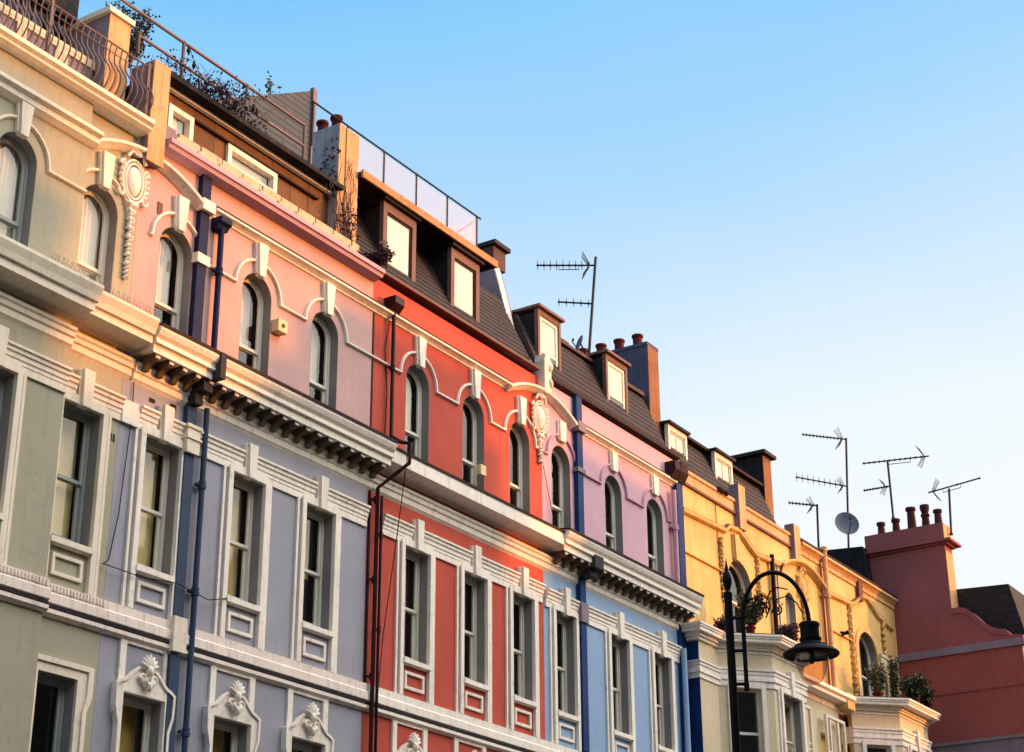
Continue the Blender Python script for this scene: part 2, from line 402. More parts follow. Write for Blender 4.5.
def cornice(h, x0, x1, y=0., mat='trim', mod=True, zo=0., fascia='trim', ends=.0, gut='gutter', pale=True):
    fr = [(0, 10.50), (-.10, 10.50), (-.10, 10.46), (-.075, 10.44), (-.075, 10.385), (-.045, 10.37), (-.045, 10.29), (-.02, 10.27), (0, 10.25)]
    b = MB(); b.prof(x0, x1, [(y + a, z + zo) for a, z in fr]); b.build('bed_moulding', mat, h)
    if mod:
        co = [(0, 10.97), (-.40, 10.92), (-.46, 10.90), (-.46, 10.86), (-.43, 10.80), (-.385, 10.76), (-.385, 10.735), (-.40, 10.725), (-.40, 10.69), (-.35, 10.68), (-.35, 10.575), (-.33, 10.575), (-.33, 10.60), (0, 10.60)]
    else:
        co = [(0, 10.90), (-.36, 10.86), (-.36, 10.655), (-.33, 10.655), (-.33, 10.67), (-.10, 10.62), (0, 10.60)]
    c = MB(); c.prof(x0 - ends, x1, [(y + a, z + zo) for a, z in co]); o = c.build('cornice', fascia, h)
    g = MB(); zt = (10.925 if mod else 10.885) + zo; ye = -.46 if mod else -.36
    n = max(2, int((x1 - x0) / .5)); 
    g.prof(x0 - ends, x1, [(y + ye - .015, zt - .03), (y + ye - .015, zt + .012), (y + ye + .05, zt + .018), (y, zt + .09), (y, zt + .05), (y + ye + .02, zt - .02)])
    g.build('gutter', gut, o)
    if mod:
        m = MB(); n = int(round((x1 - x0) / .2525)); dx = (x1 - x0) / n; x = x0 + dx / 2
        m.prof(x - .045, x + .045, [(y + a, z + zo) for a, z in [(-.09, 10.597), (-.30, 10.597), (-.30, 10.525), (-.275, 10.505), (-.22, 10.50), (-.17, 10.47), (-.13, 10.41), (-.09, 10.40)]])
        first = m.build('modillion', 'shade_brown', o); cb_ = MB(); cb_.box(x - .036, x + .036, y - .318, y - .3005, 10.532 + zo, 10.592 + zo); cb1 = cb_.build('modillion_block', mat, o); copies('modillion_block', cb1, o, [(dx * i, 0, 0) for i in range(1, n)]); copies('modillion', first, o, [(dx * i, 0, 0) for i in range(1, n)])
    return o

def hood(h, cs, x0, x1, y=0., mat='trim', zc=12.36, r=.475):
    """hood mould: runs level and rises over each arch"""
    path = [(x0, zc)]
    for c in cs: path += arcpts(c, zc, r, 180, 0, 16)
    path += [(x1, zc)]
    b = MB(); b.sweep(path, [(-.024, y), (-.024, y - .02), (-.010, y - .042), (.014, y - .045), (.024, y - .028), (.024, y)])
    return b.build('hood_mould', mat, h, smooth=True)

def pstring(h, x0, x1, y=0., mat='trim', z=13.10):
    b = MB(); b.prof(x0, x1, [(y, z + .14), (y - .09, z + .12), (y - .12, z + .11), (y - .12, z + .075), (y - .07, z + .055), (y - .03, z + .03), (y - .03, z + .01), (y, z - .0)])
    o = b.build('frieze_band', mat, h)
    l = MB(); l.prof(x0, x1, [(y, z + .165), (y - .09, z + .142), (y - .128, z + .128), (y - .128, z + .112), (y - .09, z + .122), (y, z + .141)]); l.build('lead_flashing', 'gutter', o); return o

def crest(h, c, y, z, mat='trim'):
    """scallop leaf with two volutes"""
    b = MB()
    for k in range(7):
        a = R(-66 + 22 * k); L = .15 - .02 * abs(k - 3) / 3
        b.lump((c + math.sin(a) * L * .62, y - .06, z + .16 + math.cos(a) * L * .62), (.026, .035, L * .62), a)
    b.lump((c, y - .075, z + .13), (.05, .05, .07))
    for s in (-1, 1):
        pts = []
        for i in range(18):
            t = i / 17 * 2.2 * PI; rr = .062 * (1 - i / 24)
            pts.append((c + s * (.085 + rr * math.cos(t)), y - .06, z + .03 + rr * math.sin(t)))
        b.tube(pts, .018, 6)
        b.lump((c + s * .05, y - .07, z - .01), (.03, .04, .055), s * .5)
    b.lump((c, y - .08, z - .05), (.035, .045, .06))
    return b.build('shell_crest', mat, h, smooth=True)

def surround1(h, c, y=0., mat='trim', zt=6.40, zb=3.2, hw=.345, cr=True):
    """first-floor window: eared architrave with a swept pediment"""
    e = .49; n = .425
    top = [(c + e, 6.50)]
    for i in range(9):
        t = i / 8; top.append((c + .40 - .30 * t, 6.53 + .20 * (3 * t * t - 2 * t ** 3)))
    left = [(2 * c - x, z) for x, z in reversed(top)]
    out = [(c + n, zb), (c + n, 6.03), (c + n + .02, 6.10), (c + e - .01, 6.16), (c + e, 6.22)] + top + left + [(c - e, 6.22), (c - e + .01, 6.16), (c - n - .02, 6.10), (c - n, 6.03), (c - n, zb)]
    out += [(c - hw, zb), (c - hw, zt), (c + hw, zt), (c + hw, zb)]
    b = MB(); b.slab([out], y - .07, y); o = b.build('window_surround', mat, h, bevel=.008)
    l = MB(); edge = [(c + n - .015, zb), (c + n - .015, 6.03), (c + e - .02, 6.22)] + [(x - .01, z - .015) for x, z in top[0:1]] + top[1:]
    l.sweep([(x, z) for x, z in edge], [(-.018, y - .07), (-.018, y - .095), (.018, y - .095), (.018, y - .07)])
    l.sweep([(2 * c - x, z) for x, z in edge], [(-.018, y - .07), (-.018, y - .095), (.018, y - .095), (.018, y - .07)])
    l.build('raised_edge', mat, o)
    if cr: crest(h, c, y - .05, 6.56, mat)

def strips1(h, c, y=0., mat='trim', zb=6.5, zt=7.03, hw=.42):
    b = MB()
    for s in (-1, 1):
        a, d = sorted((c + s * (hw - .10), c + s * hw)); b.box(a, d, y - .035, y, zb, zt)
    b.box(c - hw + .1, c + hw - .1, y - .03, y, zt - .04, zt)
    b.build('pilaster_strip', mat, h)

def cartouche(h, c, y, zc, drop, mat='trim'):
    b = MB()
    b.lump((c, y - .03, zc), (.125, .075, .215), 0, 20, 12)
    for sx, r0, r1 in ((1, .155, .25), (1, .20, .30)):
        b.tube([(c + r0 * math.cos(2 * PI * i / 28), y - .05, zc + r1 * math.sin(2 * PI * i / 28)) for i in range(29)], .017, 6)
    for sx in (-1, 1):      # C-scrolls either side
        for z0, sg in ((.16, 1), (-.20, -1)):
            pts = []
            for i in range(16):
                t = i / 15 * 1.7 * PI; rr = .085 * (1 - i / 20)
                pts.append((c + sx * (.20 + rr * math.cos(t) * .7), y - .05, zc + z0 + sg * rr * math.sin(t)))
            b.tube(pts, .022, 6, .012)
        b.tube([(c + sx * .16, y - .06, zc + .30), (c + sx * .10, y - .08, zc + .40), (c + sx * .02, y - .08, zc + .37)], .028, 7, .016)
        for k in range(5):
            a = (-.5 + .25 * k); b.lump((c + sx * .235 * math.cos(a), y - .05, zc + .33 * math.sin(a)), (.022, .03, .045), sx * (PI / 2 - a) * .4, 8, 5)
    for k in range(5):
        a = R(-50 + 25 * k); b.lump((c + math.sin(a) * .06, y - .07, zc + .37 + math.cos(a) * .05), (.018, .035, .06), a, 8, 5)
    b.lump((c - .05, y - .05, zc - .34), (.05, .05, .04), .5); b.lump((c + .05, y - .05, zc - .34), (.05, .05, .04), -.5)
    z = zc - .42; k = 0; L = max(.01, zc - .4 - drop)
    while z > drop:
        q = 1 - .55 * (zc - .4 - z) / L; w = (.060, .028, .048, .034, .055, .022)[k % 6] * q
        b.lump((c - w * .5, y - .04, z), (w * .7, .045, .042), .6, 8, 5); b.lump((c + w * .5, y - .04, z - .012), (w * .7, .045, .042), -.6, 8, 5)
        z -= .062; k += 1
    return b.build('cartouche', mat, h, smooth=True)

def pediment(h, c, half, y, z0, rise, mat='trim'):
    b = MB(); n = 22
    path = []
    for i in range(n + 1):
        u = -1 + 2 * i / n; path.append((c + half * u, z0 + rise * (1 - u * u)))
    b.sweep(path, [(-.035, y), (-.03, y - .04), (.0, y - .07), (.025, y - .14), (.062, y - .15), (.075, y - .12), (.075, y)])
    return b.build('curved_pediment', mat, h, smooth=True)

def pilaster(h, x0, x1, y0, z0, z1, mat, y=0.):
    b = MB(); b.box(x0, x1, y - y0, y, z0, z1); return b.build('pilaster', mat, h, bevel=.008)

def pipe(h, pts, r, mat, name='drainpipe', collars=()):
    b = MB(); b.tube(pts, r, 10); o = b.build(name, mat, h, smooth=True)
    if collars:
        for p in collars:
            c = MB(); c.lathe((p[0], p[1], p[2]), [(r, -.05), (r * 1.35, -.05), (r * 1.35, .0), (r * 1.2, .01), (r * 1.35, .02), (r * 1.35, .05), (r, .05)], 12)
            c.box(p[0] - r * 2.2, p[0] + r * 2.2, p[1] - .0, p[1] + r * 1.6, p[2] - .015, p[2] + .015)
            c.build('pipe_collar', mat, o)
    return o

def blocks(name, mat, h, *bx):
    for q in bx: MB().box(*q).build(name, mat, h)

def copies(name, first, parent, offs):
    """first = built part; offs = further offsets; copies share its mesh"""
    for d in offs:
        o = first.copy(); COL.objects.link(o); o.parent = parent; o.location = Vector(first.location) + Vector(d); WL[o.name] = WL[first.name]

def wall(h, x0, x1, z0, z1, holes, mat, y=0., th=.24, name='wall'):
    b = MB(); b.slab([rect(x0, x1, z0, z1)] + [list(reversed(l)) for l in holes], y, y + th)
    return b.build(name, mat, h)

def interior(h, x0, x1, ztop, y=.62, depth=8.):
    b = MB(); b.box(x0 + .02, x1 - .02, y, y + depth, 0, ztop); b.build('interior', 'room', h)

def ground_floor(h, x0, x1, mat, y=0.):
    b = MB(); b.prof(x0 + .02, x1 - .02, [(y, 3.25), (y - .3, 3.2), (y - .3, 3.05), (y - .1, 2.95), (y, 2.9)]); b.build('shop_cornice', 'trim', h)

def leaves(b, c, rad, n, size, rnd=random):
    for _ in range(n):
        while True:
            p = Vector((rnd.uniform(-1, 1), rnd.uniform(-1, 1), rnd.uniform(-1, 1)))
            if p.length < 1: break
        q = Vector((c[0] + p.x * rad[0], c[1] + p.y * rad[1], c[2] + p.z * rad[2]))
        d = Vector((rnd.gauss(0, 1), rnd.gauss(0, 1), rnd.gauss(0, .8))).normalized() * size * rnd.uniform(.6, 1.3)
        e = d.cross(Vector((rnd.gauss(0, 1), rnd.gauss(0, 1), rnd.gauss(0, 1)))).normalized() * size * .32
        b.add([q, q + d * .5 + e, q + d, q + d * .5 - e], [(0, 1, 2, 3)])

def plant(name, base, h, rad, n, size, mat, label, cat='plant', group=None, pot=None, stems=7, lean=(0, 0)):
    t = thing(name, base, label, cat, group)
    lo = 0.
    if pot:
        p = MB(); r = pot
        p.lathe(base, [(r * .7, 0), (r * .95, r * 1.5), (r * 1.08, r * 1.5), (r * 1.08, r * 1.8), (r * .9, r * 1.8), (r * .85, r * 1.6)], 14)
        p.build('plant_pot', 'pot', t, smooth=True); lo = r * 1.6
    s = MB(); l = MB()
    for i in range(stems):
        a = random.uniform(0, 2 * PI); q = random.uniform(.2, 1)
        top = Vector((base[0] + math.cos(a) * rad * q + lean[0], base[1] + math.sin(a) * rad * q + lean[1], base[2] + lo + h * random.uniform(.55, 1)))
        b0 = Vector((base[0] + math.cos(a) * .03, base[1] + math.sin(a) * .03, base[2] + lo * .9))
        m = (b0 + top) / 2 + Vector((random.uniform(-.04, .04), 0, .08 * h))
        s.tube([b0, m, top], .011, 5, .005)
        for _ in range(3):
            f0 = random.uniform(.3, .8); q0 = b0.lerp(m, f0 * 2) if f0 < .5 else m.lerp(top, f0 * 2 - 1); s.tube([q0, q0 + Vector((random.uniform(-1, 1), random.uniform(-1, 1), random.uniform(.2, 1.2))) * rad * .5], .006, 4, .003)
        for f in (.35, .6, .8, 1.):
            cpos = b0.lerp(top, f); leaves(l, cpos, (rad * .34, rad * .34, h * .15), n // stems // 4 + 1, size)
    s.build('stem', 'stem', t); l.build('foliage', mat, t, recalc=False)
    return t

S3 = 10.90   # bottom of third-floor openings
def slated(h, x0, x1, y0, z0, y1, z1, yb, n):
    pts = [(yb, z0), (y0, z0)]
    for k in range(n):
        a, b = k / n, (k + 1) / n; dy, dz = y1 - y0, z1 - z0; L = math.hypot(dy, dz); nx, nz = -dz / L * .009, dy / L * .009
        pts += [(y0 + dy * a + nx, z0 + dz * a + nz), (y0 + dy * b, z0 + dz * b)]
    pts += [(y1, z1 + .04), (yb, z1 + .04)]
    b = MB(); b.prof(x0, x1, pts); return b.build('mansard_roof', 'slate', h)

# ================================================================== HOUSE A  (grey-green, left)
A = thing('terraced_house', (12.2, 0, 0), 'grey green stucco terraced house with bowed iron balcony railing at the left edge', 'house')
cA0, cA1 = 12.33, 13.79; ya = -.10
def h2(c): return rect(c - .32, c + .32, 7.98, 9.64)
def h3(c): return arch(c, .31, S3, 12.34)
def h1(c, hw=.345, z0=4.3, z1=6.40): return rect(c - hw, c + hw, z0, z1)
wall(A, 9.5, 13.42, 0, 13.66, [h2(10.87), h3(10.87), h1(10.87), h2(cA0), h3(cA0), h1(cA0 - .1, .3, 4.3, 6.2)], 'green', ya, .34)
wall(A, 13.42, 14.42, 0, 13.66, [h2(cA1), h3(cA1), h1(13.80, .30)], 'green')
interior(A, 9.5, 14.42, 13.6)
for c in (10.87, cA0, cA1):
    y = ya if c < 13 else 0
    sash(A, c, .32, 7.98, 9.64, y, 'sash_grey', 'blind', .36)
    arch_sash(A, c, .31, S3, 12.34, y, 'sash' if c > 13 else 'sash_grey', 'net', .30)
    surround2(A, c, y, 'trim_a', panel='trim_a')
    keystone(A, c, 9.62, 10.10, .14, .18, .11, y, 'trim_a')
    keystone(A, c, 12.60, 13.10, .12, .20, .09, y, 'trim_a')
sash(A, 13.80, .30, 4.3, 6.40, 0, 'sash_grey', None)
sash(A, cA0 - .1, .30, 4.3, 6.20, ya, 'sash_grey', None)
b = MB()
for c, y in ((13.80, 0), (12.23, ya)):
    o = [(c - .43, 3.2), (c - .43, 6.16), (c - .45, 6.54), (c + .47, 6.54), (c + .47, 6.22), (c + .40, 6.05), (c + .40, 3.2), (c + .30, 3.2), (c + .30, 6.40), (c - .30, 6.40), (c - .30, 3.2)]
    b.slab([o], y - .04, y); b.slab([[(x * 1 + (0.05 if x > c else -.05) * (abs(x - c) > .35), z + (.03 if z > 6.5 else 0)) for x, z in o[:7]] + [(c + .40, 3.2), (c + .39, 6.04), (c + .44, 6.22), (c + .44, 6.51), (c - .42, 6.51), (c - .42, 3.2)]], y - .065, y)
b.build('window_surround', 'trim_a', A)
entab(A, 9.5, 13.42, ya, 'trim_a', gaps=(10.87, cA0)); entab(A, 13.424, 14.42, 0, 'trim_a', gaps=(cA1,))
string(A, 9.5, 13.44, ya); string(A, 13.443, 14.42, 0)
cornice(A, 9.5, 13.44, ya, 'trim_a', False, 0, 'trim_a'); cornice(A, 13.443, 14.52, 0, 'trim_a', False, .01, 'trim_a')
b = MB()     # upper cyma of the left cornice
for (u0, u1, y) in ((9.5, 13.46, ya), (13.463, 14.52, 0)):
    b.prof(u0, u1, [(y - .36, 10.76), (y - .40, 10.77), (y - .42, 10.84), (y - .46, 10.93), (y - .46, 10.97), (y, 11.02), (y, 10.9), (y - .36, 10.87)])
b.build('cornice_crown', 'trim_a', A)
hood(A, (10.87, cA0), 9.5, 13.42, ya, 'trim_a'); hood(A, (cA1,), 13.43, 14.25, 0, 'trim_a')
b = MB(); b.prof(9.5, 13.50, [(ya, 13.24), (ya - .12, 13.22), (ya - .16, 13.20), (ya - .16, 13.15), (ya - .10, 13.12), (ya - .10, 13.05), (ya - .03, 13.0), (ya, 12.99)]); b.build('frieze_band', 'trim_a', A)
b = MB(); b.prof(9.5, 14.33, [(.28, 13.83), (-.24, 13.80), (-.29, 13.78), (-.29, 13.72), (-.24, 13.69), (-.24, 13.655), (-.18, 13.62), (.28, 13.62)]); b.build('parapet_coping', 'trim_a', A)
# attic wall with sunk panels behind the railing
b = MB()
hs = [rect(x, x + .62, 14.0, 14.52) for x in (10.2, 11.1, 12.0, 12.72 + .02)]
hs = [rect(10.1, 10.7, 14.0, 14.50), rect(11.0, 11.55, 14.0, 14.50), rect(11.95, 12.47, 14.0, 14.50), rect(12.63, 13.12, 14.0, 14.50), rect(13.34, 13.80, 14.0, 14.50)]
b.slab([rect(9.5, 13.88, 13.83, 14.62)] + [list(reversed(q)) for q in hs], .36, .42); b.box(9.5, 14.0, .40, 3, 13.83, 14.60)
b.build('attic_wall', 'cream', A)
for q in hs: b = MB(); b.box(q[0][0], q[1][0], .385, .395, 14.0, 14.5); b.build('sunk_panel', 'greystone', A)
b = MB()
for i in range(16): b.box(11.0 + i * .14, 11.03 + i * .14, .85, .9, 14.6, 15.5)
b.box(10.5, 13.3, .93, 1.1, 14.6, 15.5); b.build('metal_cladding', 'slatey', A)
b = MB(); b.box(13.0, 14.02, 1.05, 2.5, 14.6, 16.0); b.box(12.6, 14.0, .75, .95, 15.35, 15.43); b.build('rooftop_box', 'blackr', A)
# front pier and the stack behind it
b = MB(); b.box(13.80, 14.16, .17, .55, 13.83, 15.32); b.build('chimney_breast', 'greystone', A)
b = MB(); b.box(13.79, 14.17, .155, .17, 13.83, 15.32); b.build('sunlit_stained_face', 'sun_stain_orange', A)  # sun's orange painted on the stained front, grey body kept in shade tone
b = MB(); b.box(13.74, 14.21, .12, 1.3, 15.32, 15.40); b.build('coping', 'trim_a', A)
b = MB(); b.box(13.81, 14.15, .55, 1.6, 13.83, 15.32); b.build('party_wall', 'greystone', A)
b = MB(); b.box(14.37, 14.66, -.13, .30, 13.30, 14.80); b.build('parapet_pier', 'greystone', A)
b = MB(); b.box(14.365, 14.67, -.15, -.13, 13.28, 14.81); b.build('sunlit_pier_face', 'sun_stain_orange', A)  # orange sheet puts sunlight into the colour of the pier front
# bowed railing
b = MB(); rl = A
def rail_prof(t):  # bellied baluster: (y offset, z)
    z = 13.86 + .78 * t
    return (-.11 - .13 * math.sin(PI * min(1, t / .62)) ** 1.0 * (1 if t < .62 else 0) + (.03 * math.sin(PI * (t - .62) / .38) if t >= .62 else 0), z)
x = 9.6
while x < 14.33:
    b.tube([(x, *rail_prof(i / 9)) for i in range(10)], .0115, 6); x += .098
ra = b.build('railing', 'wrought', A, smooth=True)
b = MB(); b.tube([(9.5, -.11, 14.65), (14.36, -.11, 14.65)], .014, 6); b.tube([(9.5, -.11, 13.90), (14.36, -.11, 13.90)], .012, 6); b.tube([(9.5, -.11, 14.52), (14.2, -.11, 14.52)], .007, 6)
b.build('handrail', 'wrought', ra)
for x in (10.9, 12.58, 14.3):
    b = MB(); b.box(x - .022, x + .022, -.13, -.09, 13.83, 14.70); b.build('rail_post', 'wrought', ra)
for u0, u1, y in ((9.5, 13.43, ya), (13.45, 14.42, 0)):      # reeded band over the string course
    b = MB(); b.box(u0, u1, y - .064, y - .058, 7.305, 7.395); x = u0 + .02
    while x < u1 - .03: b.prof(x, x + .028, [(y - .060, 7.312), (y - .082, 7.318), (y - .082, 7.382), (y - .060, 7.388)]); x += .052
    b.build('reeded_band', 'string', A)
# bird spikes along the cornice
b = MB(); x = 12.66
while x < 14.5:
    y = (ya if x < 13.42 else 0) - .40
    for dy, dz in ((-.05, .10), (.0, .13), (.05, .10)): b.tube([(x, y, 10.98), (x + random.uniform(-.02, .02), y + dy, 10.98 + dz)], .0022, 3)
    x += .045
b.build('bird_spikes', 'rail', A)
blocks('air_vent', 'lead', A, (14.293, 14.327, -.004, .004, 9.38, 9.48), (14.343, 14.377, -.004, .004, 9.38, 9.48))

# ================================================================== HOUSE B (lavender)
B = thing('terraced_house', (16.9, 0, 0), 'lavender stucco terraced house with brown shingled attic and rooftop railing', 'house')
cB = (15.17, 16.80, 18.31)
wall(B, 14.424, 19.42, 0, 10.80, [h2(c) for c in cB] + [h1(c) for c in (15.15, 16.72, 18.22)], 'lav')
wall(B, 14.424, 19.42, 10.803, 13.66, [h3(c) for c in cB], 'sunlit_lav', name='upper_wall')
interior(B, 14.45, 19.42, 13.6)
for i, c in enumerate(cB):
    sash(B, c, .32, 7.98, 9.64, 0, 'sash', 'blind', (.36, .38, .42)[i], zdrop=None if i < 2 else 8.75)
    arch_sash(B, c, .31, S3, 12.34, 0, 'sash', 'net', (.32, .35, .35)[i], zdrop=11.62, bfrac=.9)
    surround2(B, c, panel='trim'); keystone(B, c + .0, 9.62, 10.10, .13, .17, .11); keystone(B, c + (.0), 12.60, 13.10, .12, .20, .09)
for i, c in enumerate((15.15, 16.72, 18.22)):
    sash(B, c, .345, 4.3, 6.40, 0, 'sash', 'ochre', .40); surround1(B, c); strips1(B, c)
entab(B, 14.72, 19.38, gaps=cB); string(B, 14.424, 19.45)
b = MB(); b.prof(14.424, 14.716, [(0, 9.97), (-.05, 9.97), (-.05, 9.67), (0, 9.67)]); b.build('band_return', 'trim', B)
cornice(B, 14.56, 19.50)
hood(B, cB, 14.66, 19.42)
pstring(B, 15.78, 19.50); 
pediment(B, 14.50, .98, 0, 13.10, .27)
cartouche(B, 14.28, 0, 12.93, 11.55)
b = MB(); b.slab([rect(14.77, 14.86, 12.71, 12.88)], -.012, 0); b.build('air_vent', 'rust', B); blocks('air_vent', 'gutter', B, (14.90, 15.0, -.01, .002, 10.10, 10.15), (15.28, 15.38, -.01, .002, 10.14, 10.20))
# navy pilaster, pipe and hopper
pilaster(B, 15.50, 15.68, .08, 10.96, 13.66, 'navy')
blocks('pilaster_block', 'trim', B, (15.47, 15.71, -.11, 0, 12.28, 12.42), (15.47, 15.71, -.15, 0, 13.06, 13.22))
pilaster(B, 15.52, 15.70, .08, 7.42, 10.25, 'steel'); pilaster(B, 15.52, 15.70, .08, 3.2, 7.0, 'steel')
blocks('pilaster_block', 'trim_a', B, (15.50, 15.73, -.13, 0, 9.60, 9.96), (15.50, 15.73, -.13, 0, 7.03, 7.46), (15.48, 15.75, -.15, 0, 9.93, 9.975), (15.48, 15.75, -.15, 0, 9.78, 9.81))
pipe(B, [(15.90, -.10, 13.0), (15.90, -.10, 11.0)], .042, 'navy', collars=[(15.90, -.10, 12.3)])
pipe(B, [(15.86, -.09, 10.30), (15.86, -.09, 3.2)], .038, 'steel', collars=[(15.86, -.09, 9.25), (15.86, -.09, 7.85), (15.86, -.09, 6.1)])
b = MB(); b.prof(15.79, 16.0, [(0, 13.08), (-.20, 13.08), (-.20, 13.0), (-.15, 12.97), (-.12, 12.92), (0, 12.92)]); b.build('rain_hopper', 'navy', B)
b = MB(); b.box(15.55, 15.72, -.30, 0, 10.42, 10.58); b.box(15.54, 15.68, -.18, 0, 10.26, 10.42); b.box(15.64, 15.74, -.49, -.30, 10.575, 10.93); b.build('pipe_shroud', 'lead', B)
# alarm
b = MB(); b.box(17.13, 17.33, -.13, 0, 11.90, 12.09); o = b.build('alarm_box', 'box', B, bevel=.012); b = MB(); b.lathe((0, 0, 0), [(.0, 0), (.03, 0), (.03, .01), (0, .01)]); 
b.v = [(17.23 + v[0], -.132 - v[2], 12.0 + v[1]) for v in b.v]; b.build('alarm_emblem', 'rust', o)
# parapet top: pink capping + pale coping blocks
b = MB(); b.prof(14.72, 19.42, [(.0, 13.765), (-.22, 13.755), (-.22, 13.69), (-.19, 13.68), (-.17, 13.63), (0, 13.60)]); b.build('parapet_coping', 'pink', B)
b = MB(); x = 14.93
while x < 18.85:
    w = .42 + random.uniform(-.03, .03); b.box(x, min(x + w, 18.9) - .022, -.09 + random.uniform(-.01, .01), .20, 13.80, 13.915); b.box(x + .1, min(x + w, 18.9) + .1 - .022, -.05 + random.uniform(-.008, .008), .20, 13.93, 14.03); x += w
b.build('coping_blocks', 'oldcream', B, bevel=.008); b = MB(); b.box(14.86, 19.0, -.02, .3, 13.765, 14.0); b.box(14.74, 14.92, -.08, .26, 13.78, 14.0); b.build('coping_bed', 'greystone', B)
# shingled attic front
wx = (rect(15.18, 15.62, 14.22, 14.66), rect(16.40, 17.42, 14.30, 14.62))
wall(B, 14.95, 18.75, 13.9, 14.92, wx, 'shingle', .36, .12, 'attic_wall')
for q in wx:
    f = MB(); i = [(q[0][0] + .05, q[0][1] + .05), (q[1][0] - .05, q[1][1] + .05), (q[2][0] - .05, q[2][1] - .05), (q[3][0] + .05, q[3][1] - .05)]
    f.slab([[(q[0][0] - .03, q[0][1]), (q[1][0] + .03, q[1][1]), (q[2][0] + .03, q[2][1] + .03), (q[3][0] - .03, q[3][1] + .03)], list(reversed(i))], .31, .42); w = f.build('attic_window', 'trim', B)
    g = MB(); g.pane(i[0][0], i[1][0], .378, i[0][1], i[2][1]); g.build('glass', 'glass', w); g = MB(); g.box(i[0][0], i[1][0], .45, .455, i[0][1], i[2][1]); g.build('curtain', 'net', w)
b = MB(); b.box(14.97, 18.73, .27, .34, 14.875, 14.92); b.build('fascia', 'trim', B)
b = MB(); b.box(14.9, 18.75, .10, .34, 14.925, 15.0); b.box(14.9, 18.75, .14, 7, 15.0, 15.03); b.build('roof_deck', 'blackr', B)
b = MB(); b.box(15.66, 18.4, .30, .355, 14.66, 14.69); b.build('timber_rail', 'gutter', B)
b = MB(); b.tube([(13.9, .2, 15.66), (17.88, .2, 15.66), (17.90, .2, 15.64)], .024, 8); b.tube([(14.37, .2, 15.30), (17.88, .2, 15.30)], .022, 8); rr = b.build('roof_railing', 'rail', B, smooth=True)
for x in (14.37, 15.22, 16.56, 17.88):
    b = MB(); b.tube([(x, .2, 15.0), (x, .2, 15.66 if x > 14.5 else 15.33)], .024, 8); b.lump((x, .2, 15.66 if x > 14.5 else 15.33), (.032, .032, .032)); b.build('rail_post', 'wrought', rr, smooth=True)
# party pier between B and C
b = MB(); b.box(18.70, 19.16, .20, .72, 13.8, 16.12); b.build('party_pier', 'palegrey', B); b = MB(); b.box(18.70, 18.86, .185, .20, 13.8, 16.12); b.box(18.862, 19.165, .165, .20, 13.8, 16.10); b.build('sunlit_pier_face', 'sun_stain_orange', B)  # street face coloured sunlit orange against the grey side
for y in (.34, .62):
    b = MB(); b.lathe((18.80, y, 16.12), [(.085, 0), (.075, .06), (.075, .14), (.10, .15), (.10, .20), (.07, .20), (.07, .1)], 14); b.build('chimney_pot', 'pot', B, smooth=True)

# ================================================================== HOUSE C (red)
Cc = thing('terraced_house', (21.8, 0, 0), 'red stucco terraced house with two tall brown dormers and a frosted glass roof terrace', 'house')
cC = (20.61, 22.15, 23.53)
c1C = (20.52, 22.05, 23.42)
wall(Cc, 19.424, 24.22, 0, 13.70, [h2(c) for c in cC] + [h3(c) for c in cC] + [h1(c) for c in c1C], 'red')
interior(Cc, 19.42, 24.22, 13.6)
for i, c in enumerate(cC):
    sash(Cc, c, .32, 7.98, 9.64, 0, 'sash', ('blind', 'blind', 'blind')[i], (.41, .45, .48)[i])
    arch_sash(Cc, c, .31, S3, 12.34, 0, 'sash', 'net', (.33, .42, .42)[i], bfrac=(.9, .6, .4)[i], zdrop=11.7)
    surround2(Cc, c, panel='trim'); keystone(Cc, c, 9.62, 10.10, .13, .17, .11); keystone(Cc, c, 12.60, 13.10, .12, .20, .09)
for c in c1C: sash(Cc, c, .345, 4.3, 6.40, 0, 'sash', 'ochre', .4); surround1(Cc, c); strips1(Cc, c)
entab(Cc, 19.75, 24.15, gaps=cC); string(Cc, 19.46, 24.22, mat='trim')
cornice(Cc, 19.505, 24.33, mod=False)
hood(Cc, cC, 19.43, 24.22); pstring(Cc, 19.505, 23.10)
b = MB(); b.prof(19.5, 24.05, [(0.05, 13.86), (-.08, 13.85), (-.10, 13.82), (-.10, 13.79), (0.05, 13.77)]); b.build('parapet_coping', 'rust', Cc)
b = MB(); b.box(22.22, 22.38, -.10, 0, 11.32, 11.50); b.build('alarm_box', 'box', Cc, bevel=.012)
pipe(Cc, [(19.82, -.10, 13.25), (19.82, -.10, 11.2), (19.80, -.30, 11.05), (19.78, -.50, 10.98), (19.74, -.50, 10.66), (19.60, -.3, 10.45), (19.50, -.12, 10.28), (19.50, -.10, 3.2)], .030, 'maroon', collars=[(19.50, -.1, 10.1), (19.5, -.1, 8.9), (19.5, -.1, 7.5), (19.82, -.1, 12.3)])
pipe(Cc, [(19.63, -.10, 10.2), (19.61, -.10, 3.2)], .022, 'maroon', collars=[(19.63, -.1, 9.6), (19.63, -.1, 8.2)])
b = MB(); b.prof(19.70, 19.93, [(0, 13.45), (-.22, 13.45), (-.22, 13.33), (-.12, 13.22), (0, 13.22)]); b.build('rain_hopper', 'maroon', Cc)
b = MB(); b.box(19.435, 19.47, -.03, 0, 7.42, 10.25); b.box(19.43, 19.46, -.012, 0, 10.95, 13.1); b.build('dark_joint', 'maroon', Cc)
